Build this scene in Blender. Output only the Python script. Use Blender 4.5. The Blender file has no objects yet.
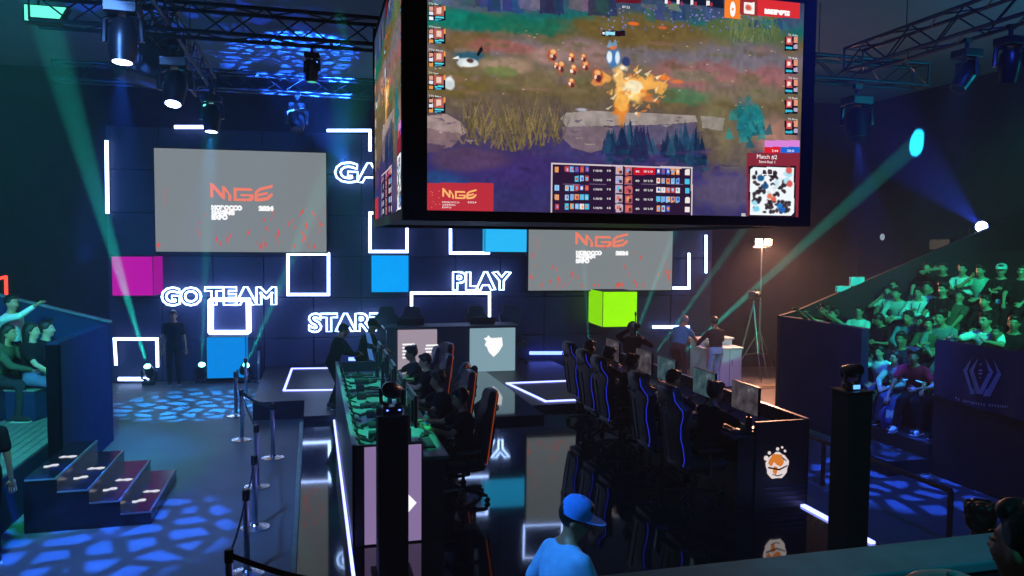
import bpy, bmesh, math, random
import numpy as np
from mathutils import Vector, Matrix, Euler
random.seed(7)
SC = bpy.context.scene
COL = SC.collection
PI = math.pi

# ------------------------------------------------------------------ camera
F_PX = 760.0
CAM_Z = 3.35
CAM = Vector((0, 0, CAM_Z))
_y = Vector((312 - 512, -(243 - 288), F_PX)).normalized()
_x = Vector((3500 - 512, -(268 - 288), F_PX))
_x = (_x - _x.dot(_y) * _y).normalized()
_z = _y.cross(_x)
if _z.y < 0:
    _z = -_z
def ray(px, py):
    c = Vector((px - 512, -(py - 288), F_PX))
    return Vector((_x.dot(c), _y.dot(c), _z.dot(c)))
def at_z(px, py, z):
    r = ray(px, py); return CAM + r * ((z - CAM_Z) / r.z)
def at_y(px, py, y):
    r = ray(px, py); return CAM + r * (y / r.y)
def at_x(px, py, x):
    r = ray(px, py); return CAM + r * (x / r.x)
cd = bpy.data.cameras.new('camera'); cam = bpy.data.objects.new('camera', cd); COL.objects.link(cam)
cd.sensor_width = 36; cd.lens = 36 * F_PX / 1024; cd.clip_end = 200
# world = M @ cam coords (right, up, forward); blender camera looks down -Z
right = Vector((_x[0], _y[0], _z[0])); up = Vector((_x[1], _y[1], _z[1])); fwd = Vector((_x[2], _y[2], _z[2]))
m = Matrix.Identity(4)
for i in range(3):
    m[i][0] = right[i]; m[i][1] = up[i]; m[i][2] = -fwd[i]; m[i][3] = CAM[i]
cam.matrix_world = m
SC.camera = cam

# ------------------------------------------------------------------ materials
MATS = {}
def mat(name, col, rough=.6, metal=0.0, var=.15, scale=8, bump=0.0, spec=.5, coat=0):
    if name in MATS: return MATS[name]
    ma = bpy.data.materials.new(name); ma.use_nodes = True
    nt = ma.node_tree; b = nt.nodes['Principled BSDF']
    tc = nt.nodes.new('ShaderNodeTexCoord'); nz = nt.nodes.new('ShaderNodeTexNoise')
    nz.inputs['Scale'].default_value = scale; nz.inputs['Detail'].default_value = 3
    nt.links.new(tc.outputs['Object'], nz.inputs['Vector'])
    cr = nt.nodes.new('ShaderNodeValToRGB')
    cr.color_ramp.elements[0].position = .3; cr.color_ramp.elements[1].position = .7
    cr.color_ramp.elements[0].color = [c * (1 - var) for c in col] + [1]
    cr.color_ramp.elements[1].color = [min(1, c * (1 + var)) for c in col] + [1]
    nt.links.new(nz.outputs['Fac'], cr.inputs['Fac']); nt.links.new(cr.outputs['Color'], b.inputs['Base Color'])
    b.inputs['Roughness'].default_value = rough; b.inputs['Metallic'].default_value = metal
    b.inputs['Specular IOR Level'].default_value = spec
    b.inputs['Coat Weight'].default_value = coat
    if bump:
        bp = nt.nodes.new('ShaderNodeBump'); bp.inputs['Strength'].default_value = bump; bp.inputs['Distance'].default_value = .01
        nt.links.new(nz.outputs['Fac'], bp.inputs['Height']); nt.links.new(bp.outputs['Normal'], b.inputs['Normal'])
    MATS[name] = ma
    return ma
def emit(name, col, strength):
    if name in MATS: return MATS[name]
    ma = bpy.data.materials.new(name); ma.use_nodes = True
    nt = ma.node_tree; nt.nodes.clear()
    o = nt.nodes.new('ShaderNodeOutputMaterial'); e = nt.nodes.new('ShaderNodeEmission')
    e.inputs['Color'].default_value = list(col) + [1]; e.inputs['Strength'].default_value = strength
    nt.links.new(e.outputs[0], o.inputs['Surface'])
    MATS[name] = ma
    return ma
def emit_attr(name, strength):
    if name in MATS: return MATS[name]
    ma = bpy.data.materials.new(name); ma.use_nodes = True
    nt = ma.node_tree; nt.nodes.clear()
    o = nt.nodes.new('ShaderNodeOutputMaterial'); e = nt.nodes.new('ShaderNodeEmission')
    a = nt.nodes.new('ShaderNodeAttribute'); a.attribute_name = 'picture'
    e.inputs['Strength'].default_value = strength
    nt.links.new(a.outputs['Color'], e.inputs['Color']); nt.links.new(e.outputs[0], o.inputs['Surface'])
    MATS[name] = ma
    return ma
def s2l(*c):
    return tuple(((v / 255) / 12.92 if v / 255 <= .04045 else ((v / 255 + .055) / 1.055) ** 2.4) for v in c)

# ------------------------------------------------------------------ mesh builder
class MB:
    def __init__(s): s.v = []; s.f = []; s.m = []; s.mi = 0
    def add(s, vs, fs, mi=None):
        b = len(s.v); s.v.extend(tuple(v) for v in vs)
        s.f.extend(tuple(b + i for i in f) for f in fs); s.m.extend([s.mi if mi is None else mi] * len(fs)); return s
    def box(s, lo, hi, mi=None, bev=0.0):
        x0, y0, z0 = lo; x1, y1, z1 = hi
        if x1 < x0: x0, x1 = x1, x0
        if y1 < y0: y0, y1 = y1, y0
        if z1 < z0: z0, z1 = z1, z0
        if bev:
            bm = bmesh.new(); bmesh.ops.create_cube(bm, size=1)
            for v in bm.verts: v.co = Vector(((x0 + x1) / 2 + v.co.x * (x1 - x0), (y0 + y1) / 2 + v.co.y * (y1 - y0), (z0 + z1) / 2 + v.co.z * (z1 - z0)))
            bmesh.ops.bevel(bm, geom=bm.edges[:], offset=min(bev, .45 * min(x1 - x0, y1 - y0, z1 - z0)), segments=2, profile=.5, affect='EDGES')
            bm.verts.index_update()
            s.add([v.co[:] for v in bm.verts], [[v.index for v in f.verts] for f in bm.faces], mi); bm.free(); return s
        vs = [(x0, y0, z0), (x1, y0, z0), (x1, y1, z0), (x0, y1, z0), (x0, y0, z1), (x1, y0, z1), (x1, y1, z1), (x0, y1, z1)]
        fs = [(0, 3, 2, 1), (4, 5, 6, 7), (0, 1, 5, 4), (1, 2, 6, 5), (2, 3, 7, 6), (3, 0, 4, 7)]
        return s.add(vs, fs, mi)
    def prism(s, poly, axis, a, b, mi=None):
        # poly: 2D points; axis 'x','y','z' extruded from a to b
        def P(p, t):
            if axis == 'z': return (p[0], p[1], t)
            if axis == 'y': return (p[0], t, p[1])
            return (t, p[0], p[1])
        n = len(poly)
        vs = [P(p, a) for p in poly] + [P(p, b) for p in poly]
        fs = [tuple(range(n - 1, -1, -1)), tuple(range(n, 2 * n))] + [(i, (i + 1) % n, n + (i + 1) % n, n + i) for i in range(n)]
        return s.add(vs, fs, mi)
    def tube(s, pts, r, n=8, mi=None, closed=False, radii=None, cap=True):
        pts = [Vector(p) for p in pts]; k = len(pts)
        if k < 2: return s
        vs = []; prev = None
        for i, p in enumerate(pts):
            if closed: t = (pts[(i + 1) % k] - pts[i - 1])
            else: t = (pts[min(i + 1, k - 1)] - pts[max(i - 1, 0)])
            if t.length < 1e-9: t = Vector((0, 0, 1))
            t.normalize()
            if prev is None:
                a = Vector((0, 0, 1)) if abs(t.z) < .9 else Vector((1, 0, 0))
                u = t.cross(a).normalized()
            else:
                u = (prev - t * prev.dot(t))
                u = u.normalized() if u.length > 1e-6 else t.orthogonal().normalized()
            prev = u; w = t.cross(u)
            rr = radii[i] if radii else r
            for j in range(n):
                an = 2 * PI * j / n
                vs.append(p + (u * math.cos(an) + w * math.sin(an)) * rr)
        fs = []
        for i in range(k if closed else k - 1):
            i2 = (i + 1) % k
            for j in range(n):
                j2 = (j + 1) % n
                fs.append((i * n + j, i * n + j2, i2 * n + j2, i2 * n + j))
        if not closed and cap:
            fs.append(tuple(range(n - 1, -1, -1))); fs.append(tuple((k - 1) * n + j for j in range(n)))
        return s.add(vs, fs, mi)
    def lathe(s, prof, c=(0, 0, 0), n=20, mi=None):
        vs = []; fs = []
        for (r, z) in prof:
            for j in range(n):
                a = 2 * PI * j / n; vs.append((c[0] + r * math.cos(a), c[1] + r * math.sin(a), c[2] + z))
        for i in range(len(prof) - 1):
            for j in range(n):
                j2 = (j + 1) % n; fs.append((i * n + j, i * n + j2, (i + 1) * n + j2, (i + 1) * n + j))
        fs.append(tuple(range(n - 1, -1, -1))); fs.append(tuple((len(prof) - 1) * n + j for j in range(n)))
        return s.add(vs, fs, mi)
    def ell(s, c, r, rot=None, nu=12, nv=8, mi=None):
        vs = []; fs = []
        for i in range(nv + 1):
            th = PI * i / nv
            for j in range(nu):
                ph = 2 * PI * j / nu
                p = Vector((r[0] * math.sin(th) * math.cos(ph), r[1] * math.sin(th) * math.sin(ph), r[2] * math.cos(th)))
                if rot is not None: p = rot @ p
                vs.append(p + Vector(c))
        for i in range(nv):
            for j in range(nu):
                j2 = (j + 1) % nu; fs.append((i * nu + j, (i + 1) * nu + j, (i + 1) * nu + j2, i * nu + j2))
        return s.add(vs, fs, mi)
    def xf(s, M):
        s.v = [tuple(M @ Vector(v)) for v in s.v]; return s
    def mesh(s, name, mats):
        me = bpy.data.meshes.new(name); me.from_pydata(s.v, [], s.f)
        if not isinstance(mats, (list, tuple)): mats = [mats]
        for a in mats: me.materials.append(a)
        if len(mats) > 1: me.polygons.foreach_set('material_index', s.m)
        me.update(); return me
    def build(s, name, mats, parent=None, smooth=False, loc=None, rot=None):
        me = s.mesh(name, mats)
        bm = bmesh.new(); bm.from_mesh(me); bmesh.ops.recalc_face_normals(bm, faces=bm.faces[:]); bm.to_mesh(me); bm.free()
        if smooth:
            me.polygons.foreach_set('use_smooth', [True] * len(me.polygons))
            try: me.set_sharp_from_angle(angle=.7)
            except Exception: pass
        return link(name, me, parent, loc, rot)
def link(name, me, parent=None, loc=None, rot=None):
    o = bpy.data.objects.new(name, me); COL.objects.link(o)
    if parent is not None: o.parent = parent
    if loc is not None: o.location = loc
    if rot is not None: o.rotation_euler = rot
    return o
def tag(o, label=None, cat=None, group=None, kind=None):
    if label: o['label'] = label
    if cat: o['category'] = cat
    if group: o['group'] = group
    if kind: o['kind'] = kind
    return o
def thing(name, label, cat, loc=(0, 0, 0), rz=0, group=None, rot=None):
    o = bpy.data.objects.new(name, None); COL.objects.link(o); o.empty_display_size = .2
    o.location = loc; o.rotation_euler = rot if rot is not None else (0, 0, rz)
    return tag(o, label, cat, group)
def structure(name, mb, m, **k):
    o = mb.build(name, m, **k); o['kind'] = 'structure'; return o
def dup(root, loc=None, rz=None, label=None, group=None):
    kids = {}
    for o in ALLKIDS(root): kids.setdefault(o.parent, []).append(o)
    def rec(o, par):
        c = o.copy(); COL.objects.link(c)
        if par is not None: c.parent = par
        for ch in kids.get(o, []): rec(ch, c)
        return c
    r = rec(root, None)
    if loc is not None: r.location = loc
    if rz is not None: r.rotation_euler = (0, 0, rz)
    if label: r['label'] = label
    if group: r['group'] = group
    return r
def ALLKIDS(o):
    out = []
    for c in o.children: out.append(c); out.extend(ALLKIDS(c))
    return out
# ------------------------------------------------------------------ text to mesh
def text_geo(body, size=1.0, offset=0.0, xs=1.0, shear=0.0, spacing=1.0, extrude=0.0, align='LEFT'):
    cu = bpy.data.curves.new('lettering', 'FONT'); cu.body = body; cu.size = size; cu.offset = offset; cu.shear = shear
    cu.space_character = spacing; cu.extrude = extrude; cu.align_x = align; cu.resolution_u = 3
    o = bpy.data.objects.new('lettering_tmp', cu); COL.objects.link(o)
    dg = bpy.context.evaluated_depsgraph_get(); me = bpy.data.meshes.new_from_object(o.evaluated_get(dg))
    bpy.data.objects.remove(o); bpy.data.curves.remove(cu)
    vs = [(v.co.x * xs, v.co.y, v.co.z) for v in me.vertices]; fs = [tuple(p.vertices) for p in me.polygons]
    # boundary loops
    bm = bmesh.new(); bm.from_mesh(me); bmesh.ops.remove_doubles(bm, verts=bm.verts[:], dist=size * 1e-4); bm.verts.index_update()
    be = [e for e in bm.edges if len(e.link_faces) == 1]; adj = {}
    for e in be:
        for a, b in ((e.verts[0], e.verts[1]), (e.verts[1], e.verts[0])): adj.setdefault(a.index, []).append(b.index)
    bm.verts.ensure_lookup_table(); seen = set(); loops = []
    for st in adj:
        if st in seen: continue
        lp = [st]; seen.add(st); cur = st
        while True:
            nx = [n for n in adj[cur] if n not in seen]
            if not nx: break
            cur = nx[0]; seen.add(cur); lp.append(cur)
        if len(lp) > 3: loops.append([(bm.verts[i].co.x * xs, bm.verts[i].co.y) for i in lp])
    bm.free(); bpy.data.meshes.remove(me)
    return vs, fs, loops
def put_text(mb, body, size, origin, ax, ay, mi=None, width=None, **k):
    """flat lettering in mb; origin = lower-left (3D), ax / ay unit vectors along and up the text."""
    vs, fs, _ = text_geo(body, size, **k)
    if not vs: return
    x0 = min(v[0] for v in vs); x1 = max(v[0] for v in vs); sx = 1
    if width: sx = width / (x1 - x0)
    o = Vector(origin); ax = Vector(ax); ay = Vector(ay); n = ax.cross(ay)
    mb.add([o + ax * ((v[0] - x0) * sx) + ay * v[1] + n * v[2] for v in vs], fs, mi)
HAZE = .0045
# ------------------------------------------------------------------ human figures
def capsule(mb, a, b, ra, rb, n=12):
    a = Vector(a); b = Vector(b); d = (b - a); L = d.length
    if L < 1e-6: return
    d /= L
    pts = []; rad = []
    for t in (0, .25, .5, .75):
        an = PI / 2 * t; pts.append(a - d * (ra * math.cos(an))); rad.append(max(.002, ra * math.sin(an)))
    pts.append(a); rad.append(ra); pts.append(a.lerp(b, .5)); rad.append((ra + rb) / 2); pts.append(b); rad.append(rb)
    for t in (.25, .5, .75, 1):
        an = PI / 2 * t; pts.append(b + d * (rb * math.sin(an))); rad.append(max(.002, rb * math.cos(an)))
    mb.tube(pts, 1, n, radii=rad)
def ik(a, t, l1, l2, pole):
    a = Vector(a); t = Vector(t); d = t - a; L = d.length
    if L > (l1 + l2) * .998: t = a + d * ((l1 + l2) * .998 / L); d = t - a; L = d.length
    if L < abs(l1 - l2) + .02: L = abs(l1 - l2) + .02
    dn = d.normalized(); x = (l1 * l1 - l2 * l2 + L * L) / (2 * L); h = math.sqrt(max(0, l1 * l1 - x * x))
    p = Vector(pole); p = p - dn * p.dot(dn)
    p = p.normalized() if p.length > 1e-4 else dn.orthogonal().normalized()
    return a + dn * x + p * h, t
def remesh(mb, vox, sm=3):
    me = mb.mesh('tmp', [])
    o = bpy.data.objects.new('tmp', me); COL.objects.link(o)
    r = o.modifiers.new('r', 'REMESH'); r.mode = 'VOXEL'; r.voxel_size = vox
    s = o.modifiers.new('s', 'SMOOTH'); s.factor = .5; s.iterations = sm
    dg = bpy.context.evaluated_depsgraph_get(); out = bpy.data.meshes.new_from_object(o.evaluated_get(dg))
    bpy.data.objects.remove(o); bpy.data.meshes.remove(me)
    R = MB(); R.v = [tuple(v.co) for v in out.vertices]; R.f = [tuple(p.vertices) for p in out.polygons]; R.m = [0] * len(R.f)
    bpy.data.meshes.remove(out); return R
TORSO = [(-.12, .10, .085), (-.05, .155, .112), (.03, .158, .112), (.12, .142, .102), (.22, .148, .105), (.32, .17, .116), (.40, .178, .11), (.455, .15, .088), (.50, .085, .066), (.53, .055, .055)]
def loft(mb, c, R, grow, zlo=-1, zhi=9, n=16):
    vs = []; fs = []; k = 0
    for (z, rx, ry) in TORSO:
        if z < zlo or z > zhi: continue
        for j in range(n):
            a = 2 * PI * j / n
            vs.append(Vector(c) + R @ Vector(((rx + grow) * math.cos(a), (ry + grow) * math.sin(a), z)))
        k += 1
    for i in range(k - 1):
        for j in range(n):
            j2 = (j + 1) % n; fs.append((i * n + j, i * n + j2, (i + 1) * n + j2, (i + 1) * n + j))
    fs.append(tuple(range(n - 1, -1, -1))); fs.append(tuple((k - 1) * n + j for j in range(n)))
    mb.add(vs, fs)
def hand(mb, w, d, side, curl=.5):
    d = Vector(d).normalized(); side = Vector(side); side = (side - d * side.dot(d)).normalized(); n = d.cross(side)
    R = Matrix((side, d, n)).transposed()
    mb.ell(Vector(w) + d * .045, (.04, .052, .016), R, 10, 6)
    for k, (off, L) in enumerate(((-.03, .058), (-.01, .07), (.011, .074), (.031, .066))):
        b0 = Vector(w) + d * .085 + side * off
        c = curl
        d1 = (d * math.cos(c * .7) - n * math.sin(c * .7)); d2 = (d * math.cos(c * 1.7) - n * math.sin(c * 1.7))
        p1 = b0 + d1 * L * .55; p2 = p1 + d2 * L * .45
        mb.tube([b0 - d * .015, b0, p1, p2], 1, 6, radii=[.0095, .0095, .0085, .0065])
    t0 = Vector(w) + d * .03 + side * .035; t1 = t0 + (side * .8 + d * .6).normalized() * .035; t2 = t1 + (d * .9 + side * .25).normalized() * .03
    mb.tube([Vector(w) + d * .02 + side * .015, t0, t1, t2], 1, 6, radii=[.013, .012, .010, .0075])
class Pose: pass
POSES = {}
def pose(name, hip=.93, lean=0.0, head=(0, 0), wr=None, wl=None, pr=(.5, -.8, -.2), pl=(-.5, -.8, -.2), ar=(.1, 0, .08), al=(-.1, 0, .08),
         kp=(0, 1, 0), sleeve=.6, toes=(0, 0), vox=.017, handdir=None, curl=.5, twist=0.0):
    P = Pose(); Pc = Vector((0, 0, hip))
    R = Matrix.Rotation(-lean, 3, 'X') @ Matrix.Rotation(twist, 3, 'Z')
    spine = R @ Vector((0, 0, 1))
    nb = Pc + spine * .52
    Hr = Matrix.Rotation(head[1] + twist, 3, 'Z') @ Matrix.Rotation(-head[0], 3, 'X')
    hc = nb + (spine * .5 + Hr @ Vector((0, .12, 1)) * .7).normalized() * .148
    P.hc = hc; P.Hr = Hr; P.R = R; P.Pc = Pc; P.nb = nb
    body = MB(); shirt = MB(); tro = MB(); post = MB()
    loft(body, Pc, R, -.012, -.06)
    loft(shirt, Pc, R, .012, -.06, .51)
    capsule(body, nb - spine * .05, hc - Hr @ Vector((0, .01, .03)), .058, .052)
    for s in (-1, 1):
        capsule(body, Pc + R @ Vector((s * .035, -.015, .51)), Pc + R @ Vector((s * .15, -.01, .445)), .045, .045); capsule(shirt, Pc + R @ Vector((s * .06, -.015, .485)), Pc + R @ Vector((s * .15, -.01, .44)), .052, .058)
    H = lambda x, y, z: hc + Hr @ Vector((x, y, z))
    body.ell(H(0, -.012, .02), (.075, .094, .1), Hr); body.ell(H(0, .025, -.035), (.06, .068, .085), Hr)
    body.ell(H(0, .052, -.088), (.034, .034, .028), Hr); body.ell(H(0, .072, .022), (.05, .02, .014), Hr)
    capsule(body, H(0, .09, .005), H(0, .108, -.03), .012, .016, 8)
    for s in (-1, 1):
        body.ell(H(s * .078, -.008, -.012), (.012, .026, .034), Hr, 8, 6); body.ell(H(s * .04, .07, -.03), (.02, .02, .018), Hr, 8, 6)
    for sgn, w, pol in ((1, wr, pr), (-1, wl, pl)):
        sh = Pc + R @ Vector((sgn * .175, 0, .44))
        if w is None: w = Vector((sgn * .26, .05, hip - .1))
        e, w = ik(sh, w, .29, .26, Vector(pol))
        capsule(body, sh, e, .046, .037); capsule(body, e, w, .038, .026)
        capsule(shirt, Pc + R @ Vector((sgn * .12, 0, .43)), sh, .06, .062)
        if sleeve <= 1: capsule(shirt, sh, sh.lerp(e, sleeve), .063, .06)
        else: capsule(shirt, sh, e, .061, .05); capsule(shirt, e, e.lerp(w, sleeve - 1), .05, .038)
        hd = (w - e).normalized() if handdir is None else Vector(handdir)
        hand(post, w - hd * .01, hd, Vector((-sgn, 0, .6)), curl)
        setattr(P, 'wr' if sgn > 0 else 'wl', w)
    P.shoes = []
    for i, (sgn, a) in enumerate(((1, ar), (-1, al))):
        hp = Pc + Vector((sgn * .088, 0, -.02)); kn, a2 = ik(hp, a, .43, .42, kp)
        capsule(body, hp, kn, .07, .048); capsule(body, kn, a2, .046, .032)
        capsule(tro, hp + Vector((0, 0, .01)), kn, .092, .066); capsule(tro, kn, a2.lerp(kn, .06), .066, .05)
        P.shoes.append((a2, toes[i]))
    loft(tro, Pc, R, .018, -.06, .13)
    body = remesh(body, vox); body.add(post.v, post.f, 0)
    for s in (-1, 1):
        body.ell(H(s * .031, .083, .0), (.0115, .007, .0048), Hr, 8, 6, 1); body.ell(H(s * .031, .0905, .0), (.0055, .003, .0045), Hr, 8, 4, 2)
        body.ell(H(s * .031, .088, .022), (.02, .006, .004), Hr, 8, 4, 2)
    body.ell(H(0, .086, -.062), (.022, .008, .006), Hr, 8, 4, 3)
    P.body = body.mesh('body', [MATS['skin_a'], MATS['eye_white'], MATS['eye_dark'], MATS['lip']])
    P.shirt = remesh(shirt, vox).mesh('shirt', [MATS['cloth_a']])
    P.trousers = remesh(tro, vox).mesh('trousers', [MATS['cloth_b']])
    for me in (P.body, P.shirt, P.trousers): me.polygons.foreach_set('use_smooth', [True] * len(me.polygons))
    POSES[name] = P
    return P
def shoe_mesh():
    b = MB()
    capsule(b, (0, -.03, -.03), (0, .13, -.045), .046, .036); b.ell((0, -.01, .0), (.045, .06, .045))
    r = remesh(b, .012, 2); r.box((-.043, -.085, -.085), (.043, .165, -.068), 1, .012)
    return r.mesh('shoe', [MATS['shoe_dark'], MATS['shoe_sole']])
def hair_meshes():
    D = {}
    def cut(mb, f):
        keep = [f_ for f_ in mb.f if f(sum((Vector(mb.v[i]) for i in f_), Vector()) / len(f_))]
        mb.f = keep; mb.m = [0] * len(keep); return mb
    a = MB(); a.ell((0, -.02, .032), (.087, .1, .1), None, 24, 18); a.ell((0, .045, .09), (.062, .045, .035), None, 16, 10); D['short'] = remesh(cut2(a), .009, 2)
    a = MB(); a.ell((0, -.022, .034), (.09, .104, .104), None, 24, 18); a.ell((0, .05, .1), (.07, .05, .04), None)
    for k in range(26):
        an = k * 2.4; a.ell((.07 * math.cos(an), -.02 + .075 * math.sin(an), .07 + .035 * (k % 3) * .6), (.03, .03, .03), None, 8, 6)
    D['curly'] = remesh(cut2(a), .009, 1)
    a = MB(); a.ell((0, -.02, .03), (.09, .103, .103), None, 24, 18); a = cut2(a)
    for s in (-1, 1): capsule(a, (s * .07, -.03, .02), (s * .085, -.02, -.2), .034, .022)
    capsule(a, (0, -.08, .0), (0, -.09, -.24), .055, .04); capsule(a, (.04, -.07, .0), (.05, -.08, -.24), .045, .03); capsule(a, (-.04, -.07, .0), (-.05, -.08, -.24), .045, .03)
    D['long'] = remesh(a, .011, 2)
    out = {}
    for k, r in D.items():
        me = r.mesh('hair', [MATS['hair_black']]); me.polygons.foreach_set('use_smooth', [True] * len(me.polygons)); out[k] = me
    b = MB(); vs = []; n = 24
    b.lathe([(.098, -.01), (.1, .02), (.095, .055), (.075, .088), (.04, .104), (.004, .108)], (0, -.012, .035), n)
    pts = []
    for i in range(11):
        an = PI * i / 10; pts.append((.083 * math.cos(an), .055 + .125 * math.sin(an)))
    b.prism(pts, 'z', .026, .034); b.ell((0, -.012, .145), (.01, .01, .006))
    me = b.mesh('cap', [MATS['cloth_a']]); me.polygons.foreach_set('use_smooth', [True] * len(me.polygons))
    try: me.set_sharp_from_angle(angle=.6)
    except Exception: pass
    out['cap'] = me
    b = MB(); pts = [(.098 * math.cos(t), -.01, .02 + .115 * math.sin(t)) for t in [PI * i / 14 for i in range(15)]]
    b.tube(pts, .011, 8)
    for s in (-1, 1): b.ell((s * .09, -.005, -.01), (.024, .038, .042), None, 12, 8)
    b.tube([(.095, .02, -.03), (.085, .08, -.07), (.05, .11, -.075)], .004, 6)
    out['headset'] = b.mesh('headset', [MATS['plastic_black']])
    b = MB()
    for s in (-1, 1):
        b.tube([(s * .034 + .024 * math.cos(t), .1, .0 + .017 * math.sin(t)) for t in [2 * PI * i / 12 for i in range(12)]], .0035, 5, closed=True)
        b.tube([(s * .058, .1, .004), (s * .08, .0, .008)], .003, 5)
    b.tube([(-.01, .104, .002), (.01, .104, .002)], .003, 5)
    out['spectacles'] = b.mesh('spectacles', [MATS['plastic_black']])
    return out
def cut2(mb):
    # clear the face: drop the hair below the brow line in front
    for i, v in enumerate(mb.v):
        x, y, z = v
        if y > .02 and z < .055: mb.v[i] = (x * .9, min(y, .02 + .3 * (z + .06) if z > -.06 else .0), z)
        if z < -.055: mb.v[i] = (mb.v[i][0] * .92, min(mb.v[i][1], -.02), -.055 + (z + .055) * .3)
    return mb
def setmat(o, i, m):
    o.material_slots[i].link = 'OBJECT'; o.material_slots[i].material = m
def person(pname, loc, rz, label, skin='skin_a', shirt='cloth_a', trousers='cloth_b', hair='short', hairm='hair_black', shoes='shoe_dark', group=None, scale=1.0,
           lanyard=None, extra=(), lower=True, cat='person'):
    P = POSES[pname]; r = thing('person', label, cat, loc, rz, group); r.scale = (scale,) * 3
    b = link('body', P.body, r); setmat(b, 0, MATS[skin])
    s = link('shirt', P.shirt, r); setmat(s, 0, MATS[shirt])
    if lower:
        t = link('trousers', P.trousers, r); setmat(t, 0, MATS[trousers])
        for a, toe in P.shoes:
            q = link('shoe', SHOE, r, a, (0, 0, toe)); setmat(q, 0, MATS[shoes])
    HM = Matrix.Translation(P.hc) @ P.Hr.to_4x4()
    for nm, mm in ([(hair, hairm)] if hair else []) + list(extra):
        h = link('hair' if nm in ('short', 'curly', 'long') else nm, HAIR[nm], r); h.matrix_local = HM
        if mm: setmat(h, 0, MATS[mm])
    if lanyard:
        l = MB(); c = P.Pc; R = P.R
        q = lambda x, y, z: c + R @ Vector((x, y, z))
        l.tube([q(-.075, .03, .5), q(-.085, .1, .44), q(-.05, .133, .3), q(0, .135, .14)], .008, 6); l.tube([q(.075, .03, .5), q(.085, .1, .44), q(.05, .133, .3), q(0, .135, .14)], .008, 6)
        o = l.build('lanyard', MATS['lanyard'], r)
        bd = MB(); bd.v = []; bd.box((-.04, .128, .03), (.04, .134, .14), None, .004); bd.v = [tuple(q(*v)) for v in bd.v]
        bd.build('badge', MATS['badge'], o)
    return r
# ------------------------------------------------------------------ palette
for nm, c in dict(skin_a=(188, 138, 108), skin_b=(150, 104, 78), skin_c=(208, 160, 130)).items(): mat(nm, s2l(*c), .5, 0, .06, 20)
mat('eye_white', s2l(225, 225, 220), .3, 0, .02); mat('eye_dark', s2l(25, 18, 15), .4, 0, .02); mat('lip', s2l(140, 80, 72), .5, 0, .05)
for nm, c in dict(cloth_a=(40, 42, 52), cloth_b=(32, 34, 46), white_cloth=(225, 225, 225), black_cloth=(18, 18, 22), grey_cloth=(120, 125, 130), mint_cloth=(120, 190, 165),
                  red_cloth=(150, 22, 35), teal_cloth=(70, 120, 145), jeans=(95, 105, 150), light_jeans=(150, 155, 190), sky_cloth=(120, 170, 215), cap_blue=(70, 130, 215), navy_cloth=(22, 28, 60),
                  brown_cloth=(66, 44, 46), olive_cloth=(74, 82, 66), pale_cloth=(175, 195, 190)).items():
    mat(nm, s2l(*c), .9, 0, .12, 14, .25, .12)
mat('hair_black', s2l(16, 13, 13), .5, 0, .3, 60, .4); mat('hair_brown', s2l(58, 36, 26), .5, 0, .3, 60, .4); mat('hair_grey', s2l(110, 108, 105), .5, 0, .3, 60, .4)
mat('shoe_dark', s2l(25, 25, 30), .5); mat('shoe_white', s2l(220, 220, 225), .5); mat('shoe_sole', s2l(200, 200, 200), .6)
mat('lanyard', s2l(18, 22, 30), .6); mat('badge', s2l(230, 230, 230), .4)
PB = mat('plastic_black', (.012, .012, .015), .35); MB_ = mat('matte_black', (.01, .01, .013), .7); mat('rubber', (.01, .01, .01), .8)
TRUSS = mat('truss_metal', (.05, .055, .07), .45, .8); CHROME = mat('chrome', (.8, .8, .85), .25, 1.0, .05)
LEATHER = mat('chair_leather', (.022, .02, .032), .42, 0, .2, 30, .15)
WALLP = mat('led_wall_panel', (.022, .026, .085), .5, 0, .15, 2); DRAPE = mat('drape', (.019, .014, .044), .9, 0, .25, 3, 0, .1)
GLOSS = mat('stage_gloss', (.008, .009, .018), .06, 0, .3, 3, 0, .8, .5)
HALL = mat('hall_floor', (.135, .135, .15), .5, 0, .12, 1.2, .02, .35)
CEIL = mat('ceiling_paint', (.10, .15, .20), .9, 0, .12, .6)
STAND = mat('stand_cladding', (.008, .024, .09), .8, 0, .12, 3, 0, .06); STANDW = mat('stand_plank', (.16, .17, .19), .7, 0, .2, 4)
WHITE = mat('white_laminate', (.62, .62, .64), .4, 0, .04)
LEDW = emit('led_white', (.36, .52, 1.0), 7.5); NEON = emit('neon_white', (.36, .56, 1.0), 7.0); LEDB = emit('led_blue_white', (.10, .16, 1.0), 6.0)
# ------------------------------------------------------------------ the hall
def bx(lo, hi, bev=0): return MB().box(lo, hi, None, bev)
structure('floor', bx((-9, -3, -.2), (17, 24, 0)), HALL)
structure('ceiling', bx((-9, -3, 7.34), (17, 24, 7.6)), CEIL)
structure('wall_left', bx((-7.4, -3, 0), (-7.2, 24, 7.34)), DRAPE)
structure('wall_right', bx((15, -3, 0), (15.2, 24, 7.34)), DRAPE)
structure('wall_near', bx((-9, -3.2, 0), (17, -3, 7.34)), DRAPE)
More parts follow.
